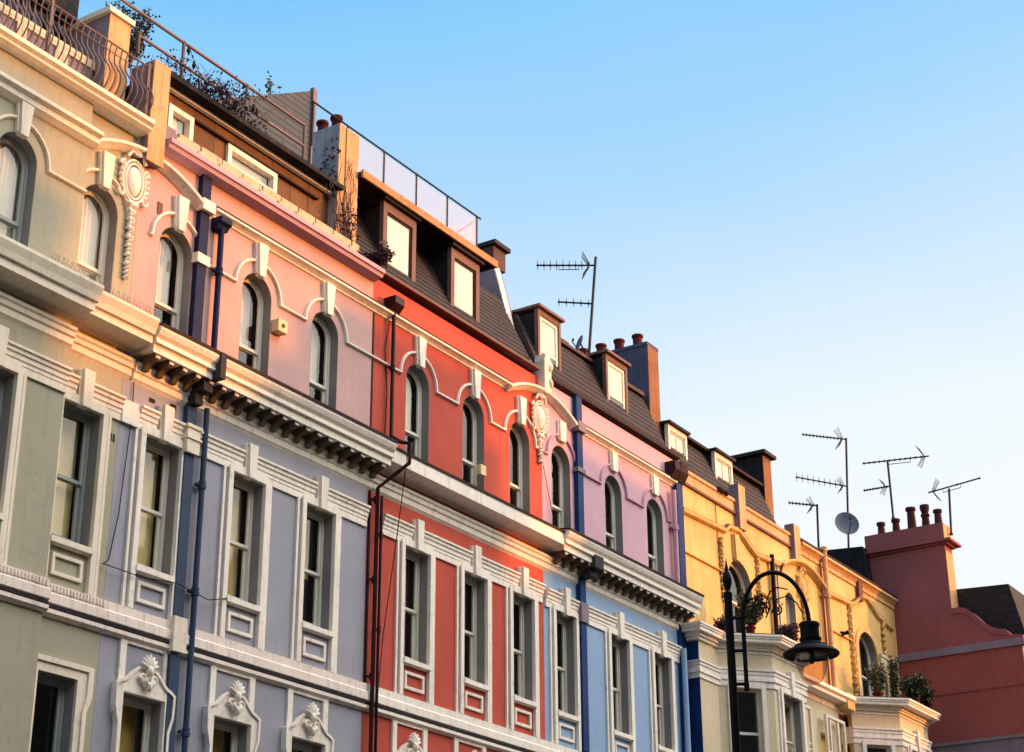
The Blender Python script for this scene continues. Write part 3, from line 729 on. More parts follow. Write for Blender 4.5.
# mansard, dormers
slated(Cc, 19.17, 24.10, .02, 13.82, .75, 15.35, 7, 13)
b = MB(); b.box(19.16, 22.98, .10, .8, 15.36, 15.45); b.build('roof_overhang', 'gutter', Cc); b = MB(); b.box(19.16, 22.98, .06, .098, 15.345, 15.475); b.build('roof_fascia', 'duskyorange', Cc)
def dormer(h, x0, x1, y, z0, z1, fm, wm, deep=1.2, roof='lead', pale='pale_pane', fr=.10, two=False, sill=True, mullion=False, capx=.05, sf=.035):
    b = MB(); b.box(x0 + .03, x1 - .03, y + .045, y + deep, z0, z1 - .05); d = b.build('dormer', roof, h)
    b = MB(); b.slab([rect(x0, x1, z0, z1), list(reversed(rect(x0 + fr, x1 - fr, z0 + fr * .8, z1 - fr * 1.6)))], y - .03, y + .05); b.build('dormer_frame', fm, d)
    b = MB(); b.box(x0 - capx, x1 + capx, y - .10, y + deep + .1, z1, z1 + .05); b.build('dormer_cap', fm if two else roof, d)
    q = rect(x0 + fr, x1 - fr, z0 + fr * .8, z1 - fr * 1.6); mid = (q[0][1] + q[2][1]) / 2
    f = MB(); f.slab([q, list(reversed(rect(q[0][0] + sf, q[1][0] - sf, q[0][1] + sf, q[2][1] - sf)))], y - .005, y + .035)
    if two:
        f.box(q[0][0], q[1][0], y - .002, y + .03, mid - .12, mid - .08)
    if mullion:
        xm = (q[0][0] + q[1][0]) / 2; f.box(xm - .015, xm + .015, y - .002, y + .03, q[0][1], q[2][1])
    w = f.build('window', wm, d)
    g = MB(); g.pane(q[0][0] + .03, q[1][0] - .03, y + .006, q[0][1] + .03, q[2][1] - .03); g.build('glass', 'glass', w)
    g = MB(); zb = q[0][1] + .03 if not two else mid - .10
    g.box(q[0][0] + .02, q[1][0] - .02, y + .016, y + .030, zb, q[2][1] - .02); g.build('blind', pale, w)  # not a real blind: pale sheet stands in for the sky reflected in the pane
    return d
dormer(Cc, 19.88, 20.76, .22, 14.02, 15.30, 'brownwood', 'maroon')
dormer(Cc, 21.76, 22.60, .22, 14.02, 15.28, 'brownwood', 'maroon')
# frosted balustrade
gx = [18.12, 18.98, 19.93, 20.82, 21.71, 22.60]
b = MB(); b.tube([(18.10, .25, 16.22), (22.72, .25, 16.24)], .016, 6); gr = b.build('balustrade_rail', 'lead', Cc)
for i, x in enumerate(gx):
    b = MB(); b.box(x - .014, x + .014, .24, .265, 15.45, 16.22); b.build('balustrade_post', 'lead', gr)
    if i < 5 and i > 0:
        p = MB(); p.box(x + .02, gx[i + 1] - .02, .245, .257, 15.46, 16.18); p.build('glass_panel', 'frost', gr)
b = MB(); b.box(22.60, 22.612, .27, 1.6, 15.46, 16.18); b.build('glass_panel', 'frost', gr)
b = MB(); b.tube([(22.66, .30, 16.2), (22.0, .9, 15.5)], .01, 5); b.build('stay_bar', 'wrought', gr)
# raking party wall C/D
def yz(x0): return lambda u, v, w: (x0 + w, u, v)
b = MB(); b.slab([[(.98, 16.16), (.62, 14.75), (.10, 13.72), (.42, 13.72), (3, 13.72), (3, 16.16)]], 0, .26, yz(24.22)); b.build('party_wall', 'greystone', Cc)
b = MB(); b.slab([[(.99, 16.17), (.955, 16.17), (.595, 14.73), (.04, 13.72), (.16, 13.72), (.62, 14.76)]], .004, .17, yz(24.22)); b.build('raking_coping', 'trim', Cc)
b = MB(); b.box(24.20, 24.60, .96, 2.2, 16.17, 16.58); st = b.build('chimney', 'brick', Cc); b = MB(); b.box(24.14, 24.66, .88, 2.3, 16.58, 16.66); b.build('chimney_cap', 'lead', st)

# ================================================================== HOUSE D (pink over pale blue)
D = thing('terraced_house', (26.6, 0, 0), 'pink over pale blue terraced house with deep blue pilasters and a four pot chimney', 'house')
cD = (24.85, 26.67, 28.23)
c1D = (24.74, 26.5, 28.05)
wall(D, 24.224, 29.25, 0, 10.80, [h2(c) for c in cD] + [h1(c) for c in c1D], 'blue')
wall(D, 24.224, 29.25, 10.803, 13.70, [arch(c, .31, S3, 12.34) for c in cD], 'pink', name='upper_wall')
interior(D, 24.22, 29.22, 13.6)
for i, c in enumerate(cD):
    sash(D, c, .32, 7.98, 9.62, 0, 'sash', None)
    arch_sash(D, c, .31, S3, 12.34, 0, 'sash', 'net', (.42, .40, .40)[i], bfrac=.3)
    surround2(D, c, panel='trim'); keystone(D, c, 9.60, 10.08, .12, .17, .11); keystone(D, c, 12.72, 13.10, .18, .20, .07)
for c in c1D: sash(D, c, .345, 4.3, 6.40, 0, 'sash', 'ochre', .4); surround1(D, c, cr=False); strips1(D, c)
entab(D, 24.25, 25.28, gaps=cD[:1], zt=9.94); entab(D, 25.50, 28.93, gaps=cD[1:], zt=9.94); string(D, 24.224, 29.2, mat='trim')
cornice(D, 24.335, 29.2, fascia='trim')
hood(D, cD, 24.28, 28.85, mat='pink'); pstring(D, 25.20, 29.0, z=13.11); pediment(D, 24.15, 1.05, 0, 13.10, .29)
cartouche(D, 24.12, 0, 12.93, 12.1)
pilaster(D, 25.28, 25.47, .09, 10.96, 13.74, 'dblue'); blocks('pilaster_block', 'greystone', D, (25.25, 25.50, -.15, 0, 13.06, 13.24), (25.25, 25.50, -.12, 0, 12.3, 12.38))
pilaster(D, 25.28, 25.47, .09, 7.42, 10.50, 'dblue'); pilaster(D, 25.28, 25.47, .09, 3.2, 7.0, 'dblue'); blocks('pilaster_block', 'greystone', D, (25.26, 25.49, -.12, 0, 9.60, 9.94))
blocks('pilaster_block', 'lead', D, (25.24, 25.52, -.42, 0, 10.50, 10.72), (25.26, 25.50, -.30, 0, 10.38, 10.52))
pilaster(D, 28.99, 29.245, .10, 10.96, 13.45, 'dblue'); pilaster(D, 28.93, 29.20, .06, 7.42, 10.45, 'dblue')
pipe(D, [(28.88, -.09, 13.0), (28.88, -.09, 11.0)], .045, 'pink', collars=[(28.88, -.09, 12.25)]); pipe(D, [(28.93, -.13, 9.9), (28.93, -.13, 3.2)], .05, 'blue')
b = MB(); b.prof(28.72, 28.95, [(0, 13.55), (-.22, 13.55), (-.24, 13.38), (-.12, 13.2), (0, 13.2)]); b.lump((29.02, -.12, 13.5), (.09, .09, .08)); b.prof(29.0, 29.28, [(0, 13.60), (-.22, 13.60), (-.22, 13.40), (-.12, 13.22), (0, 13.22)]); b.build('rain_hopper', 'gutter', D)
b = MB(); b.prof(24.5, 29.25, [(.05, 13.86), (-.07, 13.84), (-.07, 13.77), (.05, 13.72)]); b.build('parapet_coping', 'gutter', D)
b = MB(); b.slab([[(24.14, 13.40), (24.36, 13.40), (24.36, 14.02), (24.30, 14.16), (24.18, 14.14), (24.14, 14.0)]], -.14, .08); b.lump((24.33, -.10, 13.92), (.07, .09, .12), .3); b.lump((24.33, -.10, 13.62), (.06, .09, .11), -.3); b.build('console_bracket', 'trim_a', D, bevel=.012)
slated(D, 24.42, 29.10, .06, 13.80, .62, 15.15, 7, 10)
b = MB()
x = 24.7
while x < 28.9: b.box(x, x + .28, .55, .72, 15.15, 15.21 + random.uniform(0, .03)); x += .29
b.build('ridge_tiles', 'brick', D)
dormer(D, 24.60, 25.38, .30, 13.95, 15.30, 'brownwood', 'sash', two=True, pale='pale_pane', fr=.07, sf=.075)
dormer(D, 27.02, 27.84, .30, 13.95, 15.30, 'brownwood', 'sash', two=True, pale='pale_pane', fr=.07, sf=.075)
b = MB(); b.box(29.12, 29.55, .50, 2.35, 13.6, 16.36); b.box(29.10, 29.57, .48, 2.37, 16.30, 16.37); st = b.build('chimney', 'slatey', D)
b = MB(); b.box(29.13, 29.56, .485, .498, 13.6, 16.35); b.build('sunlit_stained_face', 'sunlit_brick', st)  # sunlit street face painted orange-brown over the blue-grey stack
for y in (.82, 1.25, 1.68, 2.12):
    b = MB(); b.lathe((29.33, y, 16.37), [(.105, 0), (.095, .05), (.10, .24), (.12, .245), (.12, .29), (.095, .29), (.09, .1)], 16); b.build('chimney_pot', 'pot', st, smooth=True)

# ================================================================== canted bays, HOUSE E1, E2 (yellow / cream)
def bay_loop(x0, xa, xb, x1, yb, yf, o):
    """plan outline grown outward by o"""
    return [(x0 - o * .4, 0.05), (x0 - o * .4, yb - o * .4), (xa - o * .42, yf - o), (xb + o * .42, yf - o), (x1 + o * .4, yb - o * .4), (x1 + o * .4, .05)]
def bay(h, x0, xa, xb, x1, yb, yf, ztop, wall_mat, wx):
    plan = lambda u, v, w: (u, v, w)
    # roof slab and cornice in steps
    for (o, z0, z1, mt, nm) in ((.31, ztop - .045, ztop, 'trim', 'bay_cornice'), (.285, ztop - .085, ztop - .047, 'trim', 'bay_cornice'), (.265, ztop - .145, ztop - .087, 'trim', 'bay_cornice')):
        b = MB(); b.slab([bay_loop(x0, xa, xb, x1, yb, yf, o)], z0, z1, plan); b.build(nm, mt, h)
    b = MB(); b.slab([bay_loop(x0, xa, xb, x1, yb, yf, .29)], ztop + .002, ztop + .02, plan); b.build('lead_roof', 'lead', h)
    for (o, z0, z1) in ((.075, ztop - .215, ztop - .147), (.045, ztop - .26, ztop - .217), (.02, ztop - .33, ztop - .30)):
        b = MB(); b.slab([bay_loop(x0, xa, xb, x1, yb, yf, o)], z0, z1, plan); b.build('bed_moulding', 'trim', h)
    for (o, z0, z1) in ((.075, 9.93, 9.97), (.05, 9.86, 9.93), (.035, 9.78, 9.86), (.055, 9.74, 9.78), (.025, 9.62, 9.74)):
        b = MB(); b.slab([bay_loop(x0, xa, xb, x1, yb, yf, o)], z0 - .22, z1 - .22, plan); b.build('window_entablature', 'trim', h)
    b = MB(); b.slab([bay_loop(x0, xa, xb, x1, yb, yf, .07)], 7.0, 7.35, plan); b.build('string_course', 'trim', h)
    # walls: front with opening, canted faces
    b = MB(); f = lambda u, v, w: (u, yf + w, v)
    c = (xa + xb) / 2; hw = wx
    b.slab([rect(xa, xb, 0, ztop - .2), list(reversed(rect(c - hw, c + hw, 7.8, 9.38)))], 0, .22, f); b.build('bay_wall', wall_mat, h)
    surround2(h, c, yf, 'trim', z0=7.80, z1=9.38, zb=7.36, hw=hw); sash(h, c, hw, 7.80, 9.38, yf, 'sash', 'blind', .36)
    keystone(h, c, 9.36, 9.86, .12, .16, .10, yf)
    for (ax, ay, bx, by) in ((x0, yb, xa, yf), (xb, yf, x1, yb)):
        L = math.hypot(bx - ax, by - ay); dx, dy = (bx - ax) / L, (by - ay) / L
        fn = lambda u, v, w, ax=ax, ay=ay, dx=dx, dy=dy: (ax + dx * u - dy * w, ay + dy * u + dx * w, v)
        hh = min(.30, L / 2 - .16); cc = L / 2
        b = MB(); b.slab([rect(.0, L, 0, ztop - .2), list(reversed(rect(cc - hh, cc + hh, 7.8, 9.38)))], 0, .2, fn); b.build('bay_wall', wall_mat, h)
        b = MB(); o = [(cc - hh - .09, 7.36), (cc - hh - .09, 9.44), (cc - hh - .04, 9.49), (cc + hh + .04, 9.49), (cc + hh + .09, 9.44), (cc + hh + .09, 7.36), (cc + hh, 7.36), (cc + hh, 9.38), (cc - hh, 9.38), (cc - hh, 7.36)]
        b.slab([o], -.045, 0, fn); b.build('window_surround', 'trim', h)
        b = MB(); b.slab([rect(cc - hh, cc + hh, 7.8, 9.38), list(reversed(rect(cc - hh + .04, cc + hh - .04, 7.86, 8.52))), list(reversed(rect(cc - hh + .04, cc + hh - .04, 8.57, 9.34)))], .12, .17, fn); w = b.build('window', 'sash', h)
        b = MB(); b.slab([rect(cc - hh + .03, cc + hh - .03, 7.84, 9.35)], .143, .147, fn); b.build('glass', 'glass', w)
    b = MB(); b.slab([[(x0 + .3, -.05), (xa + .12, yf + .45), (xb - .12, yf + .45), (x1 - .3, -.05)]], 0, ztop - .25, plan); b.build('interior', 'room', h)

E1 = thing('terraced_house', (32.2, 0, 0), 'yellow and cream terraced house with canted bay behind the street lamp', 'house')
wall(E1, 29.254, 34.82, 0, 13.30, [arch(31.78, .55, 10.42, 11.80), arch(34.22, .25, 10.9, 12.02)], 'yellow', 0, .24)
interior(E1, 29.28, 34.8, 13.2)
# forward lower storeys at the party line and between the bays
b = MB(); b.box(29.24, 30.02, -.28, -.004, 0, 10.20); b.build('lower_wall', 'cream', E1)
b = MB(); b.box(29.225, 29.238, -.28, -.004, 0, 10.10); b.build('party_face', 'dblue', E1)
pl = lambda u, v, w: (u, v, w)
for (o, z0, z1, mt) in ((.34, 10.36, 10.40, 'trim'), (.31, 10.32, 10.358, 'trim'), (.28, 10.25, 10.318, 'trim')):
    b = MB(); b.slab([[(29.22 - o * .75, -.002), (29.22 - o * .75, -.28 - o * .6), (30.05, -.28 - o * .6), (30.05, -.002)]], z0, z1, pl); b.build('pilaster_cap', mt, E1)
for (o, z0, z1) in ((.09, 10.18, 10.25), (.05, 10.12, 10.18), (.07, 9.70, 9.73), (.05, 9.64, 9.70), (.03, 9.54, 9.64), (.05, 9.50, 9.54), (.025, 9.40, 9.50)):
    b = MB(); b.slab([[(29.22 - o, -.006), (29.22 - o, -.28 - o), (30.03, -.28 - o), (30.03, -.006)]], z0, z1, pl); b.build('pilaster_moulding', 'trim', E1)
bay(E1, 29.98, 30.85, 32.30, 33.05, -.28, -1.02, 10.38, 'cream', .43)
wall(E1, 33.06, 34.82, 0, 10.15, [rect(33.6, 34.3, 7.8, 9.4)], 'cream', -.16, .15, 'lower_wall')
b = MB(); b.box(33.66, 34.24, -.02, -.01, 7.8, 9.4); b.build('blind', 'ochre', E1)
def cpr(y): return [(y, 10.40), (y - .30, 10.36), (y - .33, 10.33), (y - .33, 10.27), (y - .27, 10.24), (y - .27, 10.17), (y - .05, 10.15), (y - .05, 10.02), (y, 10.0)]
b = MB(); b.prof(32.9, 34.82, cpr(-.13)); b.build('cornice', 'trim', E1)
# E1 frieze band, kinked over the window
def band(h, path, y=0., mat='trim', s=.7):
    b = MB(); b.sweep(path, [(-.05 * s, y), (-.05 * s, y - .04), (-.01, y - .08), (.02, y - .12 * s), (.065 * s, y - .13 * s), (.08 * s, y - .09), (.08 * s, y)])
    o = b.build('frieze_band', mat, h)
    l = MB(); l.sweep(path, [(.080 * s, y), (.070 * s, y - .125 * s), (.080 * s, y - .135 * s), (.105 * s, y - .10 * s), (.115 * s, y)]); l.build('lead_flashing', 'rust', o); return o
band(E1, [(29.3, 12.72), (31.15, 12.80), (31.32, 12.93), (31.75, 12.97), (31.95, 12.90), (32.38, 12.70), (32.55, 12.66), (33.75, 12.74)], mat='yellow')
pediment(E1, 34.86, 1.10, 0, 12.72, .30, 'yellow')
cartouche(E1, 34.86, 0, 12.55, 11.3, 'yellow')
for c, z in ((30.95, 12.25), (32.62, 12.3)):
    b = MB(); zz = z + .35; k = 0
    while zz > 11.3: b.lump((c + .02 * (-1) ** k, -.04, zz), (.055 - .003 * k, .05, .05), .4 * (-1) ** k); zz -= .08; k += 1
    b.build('plaster_swag', 'yellow', E1, smooth=True)
keystone(E1, 31.62, 12.3, 12.86, .16, .20, .08, 0, 'yellow')
arch_sash(E1, 31.78, .55, 10.42, 11.80, 0, 'sash', 'net', .40, bfrac=.6, mid=11.5, zdrop=10.5); arch_sash(E1, 34.22, .25, 10.9, 12.02, 0, 'sash', 'net', .4, mid=11.5)
hood(E1, (), 29.3, 31.05, 0, 'yellow', zc=11.92)
hood(E1, (), 32.5, 33.8, 0, 'yellow', zc=11.92)
b = MB(); b.prof(29.25, 34.6, [(0.1, 13.66), (-.05, 13.64), (-.05, 13.58), (-.02, 13.56), (-.02, 13.31), (.1, 13.31)]); b.build('parapet', 'sun_stain_orange', E1)
b = MB(); b.prof(29.3, 34.5, [(0, 13.36), (-.05, 13.36), (-.05, 13.31), (0, 13.30)]); b.build('parapet_band', 'rust', E1)
for x in (31.72, 34.42):
    b = MB(); b.box(x, x + .30, -.12, .1, 13.02, 13.98 if x < 33 else 13.86); b.build('parapet_pier', 'sun_stain_orange', E1); b = MB(); b.box(x - .012, x - .002, -.12, .1, 13.0, 13.98 if x < 33 else 13.86); b.build('shaded_side', 'greystone', E1)  # grey strip paints the pier's shaded side beside its sun-orange front
pipe(E1, [(33.25, -.08, 12.85), (33.25, -.08, 10.42)], .05, 'dark', 'soil_pipe'); pipe(E1, [(33.72, -.09, 12.72), (33.62, -.09, 12.55), (33.46, -.09, 12.55), (33.46, -.09, 10.42)], .028, 'dark', 'waste_pipe'); pipe(E1, [(33.40, -.12, 12.6), (33.40, -.12, 10.42)], .022, 'sash', 'waste_pipe')
slated(E1, 29.6, 34.22, .10, 13.60, .55, 14.72, 7, 8)
b = MB(); b.box(29.6, 34.15, .42, .6, 14.74, 14.80); b.build('roof_edge', 'gutter', E1)
dormer(E1, 29.55, 30.35, .35, 13.70, 14.70, 'trim', 'sash', mullion=True, fr=.07, deep=.9)
dormer(E1, 31.60, 32.42, .35, 13.70, 14.76, 'trim', 'sash', mullion=True, fr=.07, deep=.9)
b = MB(); b.box(34.22, 34.62, .44, 2.2, 13.4, 15.52); st = b.build('chimney', 'blackr', E1); b = MB(); b.box(34.23, 34.63, .42, .438, 13.4, 15.5); b.build('sunlit_stained_face', 'sunlit_brick', st); b = MB(); b.box(34.12, 34.74, .32, 2.4, 15.52, 15.60); b.build('chimney_cap', 'lead', st)  # sunlit street face painted on the black stack
b = MB()
for i in range(5): b.lump((30.9 + .09 * i + random.uniform(-.03, .03), -.06, 13.62 + random.uniform(-.03, .03)), (.06, .07, .06))
b.build('roosting_clutter', 'gutter', E1)

E2 = thing('terraced_house', (37.6, 0, 0), 'yellow terraced house with rust streaked pipe beside the dark red gable wall', 'house')
wall(E2, 34.824, 40.38, 0, 13.30, [arch(38.35, .58, 10.42, 11.72)], 'yellow'); interior(E2, 34.85, 40.36, 13.2)
arch_sash(E2, 38.35, .58, 10.42, 11.72, 0, 'sash', None, mid=11.3)
b = MB(); b.box(38.36, 38.40, .18, .24, 10.45, 12.2); b.build('mullion', 'sash', E2)
b = MB(); b.slab([[(38.35 - .72, 10.42)] + arcpts(38.35, 11.72, .72, 180, 0, 14) + [(39.07, 10.42), (38.93, 10.42)] + arcpts(38.35, 11.72, .58, 0, 180, 14) + [(37.77, 10.42)]], -.05, 0); b.build('window_surround', 'yellow', E2)
b = MB(); b.box(39.0, 39.35, -.10, 0, 10.42, 11.95); b.box(38.98, 40.0, -.12, 0, 11.86, 11.93); b.build('pilaster', 'cream', E2)
for xs_, rs_ in ((39.45, .07), (37.45, .05)):
    b = MB(); zz = 12.75; k = 0
    while zz > 10.7: b.lump((xs_ + .03 * (-1) ** k, -.05, zz), (rs_ * (1, .6, .8)[k % 3], .05, .06), .4 * (-1) ** k); zz -= .08; k += 1
    b.build('plaster_swag', 'yellow', E2, smooth=True)
band(E2, [(36.15, 12.72), (37.55, 12.78), (37.75, 12.86), (38.25, 13.12), (38.55, 13.16), (39.2, 12.86), (40.1, 12.74)], mat='yellow')
hood(E2, (), 36.2, 37.55, 0, 'yellow', zc=11.92)
b = MB(); b.prof(34.83, 40.36, [(.1, 13.58), (-.12, 13.56), (-.14, 13.50), (-.08, 13.46), (-.03, 13.40), (-.03, 13.31), (.1, 13.31)]); b.build('parapet', 'sun_stain_orange', E2)
b = MB(); b.prof(34.83, 40.36, [(.1, 13.66), (-.10, 13.64), (-.10, 13.59), (.1, 13.59)]); b.build('gutter', 'gutter', E2)
b = MB(); b.box(38.0, 38.22, -.09, 0, 13.0, 13.5); b.build('parapet_pier', 'rust', E2)
pipe(E2, [(36.0, -.12, 13.72), (36.0, -.12, 10.42)], .06, 'sun_stain_orange', collars=[(36.0, -.12, 13.68), (36.0, -.12, 12.6)]); pipe(E2, [(35.82, -.09, 13.3), (35.82, -.09, 10.42)], .025, 'rust', 'waste_pipe')
wall(E2, 34.824, 36.0, 0, 10.15, [rect(34.95, 35.6, 7.8, 9.4)], 'cream', -.16, .15, 'lower_wall')
b = MB(); b.box(35.0, 35.56, -.02, -.01, 7.8, 9.4); b.build('blind', 'ochre', E2)
b = MB(); b.prof(34.824, 36.35, cpr(-.13)); b.build('cornice', 'trim', E2)
b = MB(); b.box(35.95, 36.35, -.42, -.17, 10.05, 10.40); b.build('cornice_block', 'yellow', E2)
for x, w in ((33.15, E1), (34.9, E2)):
    b = MB(); b.slab([rect(x, x + 1.0, 7.6, 9.75), list(reversed(rect(x + .06, x + .94, 7.6, 9.69)))], -.34, -.28); b.box(x + .2, x + .26, -.33, -.29, 7.6, 9.69); b.box(x + .6, x + .66, -.33, -.29, 7.6, 9.69)
    for k in range(9): b.box(x + .06, x + .94, -.32, -.30, 8.0 + k * .12, 8.03 + k * .12)
    b.build('balcony_screen', 'trim_a', w)
bay(E2, 36.45, 37.33, 39.0, 39.8, -.28, -1.04, 10.38, 'cream', .42)
b = MB(); b.prof(34.7, 40.05, [(.25, 13.45), (.3, 13.50), (7, 13.55), (7, 13.45)]); b.build('flat_roof', 'lead', E2)
b = MB(); b.slab([[(.40, 13.5), (.55, 14.95), (3.2, 15.15), (3.2, 13.5)]], 0, .30, yz(40.08)); b.build('party_wall', 'blackr', E2)

# ================================================================== HOUSE F (dark red gable)
F = thing('gabled_house', (43, 0, 0), 'dark red house side wall with five pot chimney stack at the right edge', 'house')
fx = 40.40; fn = lambda u, v, w: (fx + w, u, v)
ramp = [(-1.40, 13.14), (-1.62, 13.14), (-1.78, 13.08), (-1.92, 12.96), (-2.05, 12.80), (-2.18, 12.66), (-2.34, 12.55), (-2.5, 12.48), (-2.65, 12.45), (-2.78, 12.30), (-3.05, 12.26)]
b = MB(); b.slab([[(6, 0), (6, 15.3), (-1.43, 15.3)] + ramp[0:1] + ramp + [(-3.05, 12.13), (6, 12.13)][:0] + [(-3.05, 12.131), (6, 12.131)]], 0, .5, fn) if False else b.slab([[(6, 12.12), (6, 14.0), (.60, 14.0), (.60, 15.3), (-1.42, 15.3), (-1.42, 13.14)] + ramp[1:] + [(-3.05, 12.12)]], 0, .5, fn)
b.build('gable_wall', 'wine', F)
b = MB(); b.slab([[(6, 0), (6, 12.12), (-3.0, 12.12), (-3.0, 0)]], .004, .5, fn); b.build('wall', 'wine_brown', F)
b = MB(); b.box(fx - .05, fx + .55, -3.08, 6, 12.02, 12.17); b.box(fx - .03, fx + .5, -3.06, 6, 12.17, 12.20); b.build('string_course', 'greystone', F)
b = MB(); b.box(fx - .02, fx + .0035, -3.0, 6, 11.10, 11.13); b.build('thin_band', 'wine', F)
b = MB(); b.box(fx - .04, fx + .2, -3.04, 6, 8.6, 9.90); b.box(fx - .09, fx + .2, -3.08, 6, 9.90, 9.97); b.build('lower_band', 'greystone', F)
b = MB(); b.box(fx + .002, fx + .498, -1.436, -1.422, 13.15, 14.6); b.build('sunlit_end', 'sun_stain_orange', F)  # orange sheets paint sunlight on the street-facing ends
b = MB(); b.box(fx + .002, fx + .498, -1.436, -1.422, 14.9, 15.28); b.build('sunlit_end', 'sun_stain_orange', F)
b = MB(); b.box(fx + .006, fx + .498, -3.02, -3.002, 10.0, 12.0); b.build('sunlit_end', 'sun_stain_orange', F)
b = MB(); b.sweep([(y, z - .13) for y, z in ramp[:-1]], [(-.02, -.02), (-.02, .01), (.02, .01), (.02, -.02)], fn=lambda u, v, w: (fx + w, u, v)); b.build('raised_edge', 'wine', F)
b = MB()
for (o, z0, z1) in ((.06, 14.74, 14.79), (.15, 14.79, 14.85)): b.box(fx - o, fx + .5 + o, -1.43 - o * 1.3, .62, z0, z1)
st = b.build('chimney_cornice', 'wine', F)
for y, hh, r in ((.24, .36, .095), (-.15, .38, .095), (-.56, .60, .11), (-.92, .60, .10), (-1.24, .42, .095)):
    b = MB(); pr = [(r * 1.15, 0), (r, .08), (r * .85, hh - .08), (r * 1.15, hh - .07), (r * 1.15, hh), (r * .8, hh), (r * .7, hh - .1)]
    if r == .10: pr = [(r * 1.15, 0), (r, .06), (r * .85, .30), (r * 1.1, .31), (r * 1.1, .36), (r * .8, .38), (r * .95, .44), (r * 1.15, .50), (r * 1.15, hh), (r * .8, hh), (r * .7, hh - .1)]
    b.lathe((fx + .27, y, 15.3), pr, 16); b.build('chimney_pot', 'sootpot', F, smooth=True)
b = MB(); b.add([(40.9, -1.5, 13.05), (40.9, -3.05, 12.2), (41.0, -2.75, 13.35), (40.9, -1.5, 13.6), (44.5, -3.0, 12.2), (44.5, -2.5, 13.4), (44.5, 1, 13.6), (40.9, 1, 13.6)], [])
b = MB(); b.prof(40.92, 46.5, [(-3.02, 12.2), (-2.70, 13.66), (-1.3, 13.74), (4, 13.8), (4, 12.2)]); b.build('slate_roof', 'blackslate', F)
b = MB(); b.box(40.95, 46.5, -2.98, 6, 0, 12.15); b.build('front_block', 'wine_brown', F)
G = thing('distant_house', (49, 0, 0), 'dark chimney with a flat cowl on a distant house at the far right edge', 'house')
b = MB(); b.box(47, 52, -2.6, 5, 0, 13.6); b.build('wall', 'wine_brown', G); b = MB(); b.prof(46.9, 52, [(-2.7, 13.6), (-1.6, 14.4), (4, 14.5), (5, 13.6)]); b.build('roof', 'slate', G)
b = MB(); b.box(48, 48.45, -1.15, -.55, 14.2, 14.7); st = b.build('chimney', 'brick', G); b = MB(); b.lathe((48.2, -.85, 14.7), [(.14, 0), (.12, .55), (.22, .56), (.22, .62), (.02, .70)], 12); b.build('chimney_pot', 'sootpot', st, smooth=True)

# ================================================================== rooftop things
def yagi(b, tip, root, n, up, hl=.10, elem=None):
    tip = Vector(tip); root = Vector(root); b.tube([tip, root], .019, 6)
    d = (root - tip).normalized(); u = Vector(up).normalized()
    for i in range(n):
        p = tip.lerp(root, .02 + .86 * i / max(1, n - 1)); b.tube([p - u * hl, p + u * hl], .008, 4)
        b.lump(p, (.030, .030, .030), 0, 6, 4)
def reflector(b, root, d, w=.30):
    root = Vector(root); d = Vector(d).normalized(); side = Vector((0, 0, 1))
    for s in (-1, 1):
        q = root + d * .06 * 0 + side * s * w * .95 - d * w * .55
        for k in (-.13, -.05, .05, .13):
            o = Vector((-d.y, d.x, 0)) * k
            b.tube([root + o * .5, q + o], .008, 4)
def aerial(name, loc, ztop, label, arrays, lean=(0, 0), group='television aerials on the roofs'):
    t = thing(name, loc, label, 'aerial', group)
    b = MB(); b.tube([loc, (loc[0] + lean[0], loc[1] + lean[1], ztop)], .030, 8); b.lathe(loc, [(.05, 0), (.05, .04), (.02, .06)], 8); b.build('mast', 'aluminium', t)
    for (z, dx, dy, dz, n, hl, below, fwd) in arrays:
        fr = (z - loc[2]) / (ztop - loc[2]); root = Vector((loc[0] + lean[0] * fr, loc[1] + lean[1] * fr, z)); d = Vector((dx, dy, dz)); root = root - d * fwd
        b = MB(); tip = root + d
        yagi(b, tip, root, n, (0, 0, 1) if hl > 0 else (-dy, dx, 0), abs(hl)); dn = (root - tip).normalized(); 
        if n > 5 or below: reflector(b, root + dn * -.12, -dn * -1, .28 if n > 9 or below else .2)
        if below:
            m = tip.lerp(root, .55); m0 = tip.lerp(root, .38); m1 = tip.lerp(root, .72)
            b.tube([m0, m0 + Vector((0, 0, -.10)), m1 + Vector((0, 0, -.10)), m1], .010, 5)
        b.build('antenna_array', 'aluminium', t)
    return t
# direction seen as screen-left at that depth is (-.54,.84)
aerial('television_aerial', (29.0, 1.9, 15.2), 18.72, 'tall aerial with long and short arrays above the pink house roof', [(18.52, -.72, 1.01, -.02, 9, .11, True, 0.0), (17.60, -.47, .55, .0, 5, .09, False, 0)], lean=(.33, -.15))
aerial('television_aerial', (39.57, 1.5, 14.6), 16.03, 'short single aerial left of the big dish on the yellow roof', [(16.0, -.54, .52, .02, 8, .05, False, 0)], lean=(-.1, -.1))
aerial('television_aerial', (41.40, 1.5, 14.3), 18.42, 'tallest twin array aerial rising behind the grey dish', [(18.38, -.93, .83, .02, 12, .05, False, 0), (17.08, -.99, .99, .16, 9, .11, False, 0)], lean=(.08, -.22))
aerial('television_aerial', (40.67, -.10, 15.70), 17.25, 'aerial fixed to the second pot of the dark red chimney', [(17.27, 0, 1.75, .16, 12, .04, True, .62), (16.58, 0, .70, .02, 9, .035, False, 0)], lean=(0.05, .03))
t = aerial('television_aerial', (40.75, -1.50, 15.05), 16.25, 'aerial pointing up to the right beside the last dark red chimney pot', [(16.30, 0, -1.35, .12, 3, .02, True, .40)], lean=(.05, -.05))
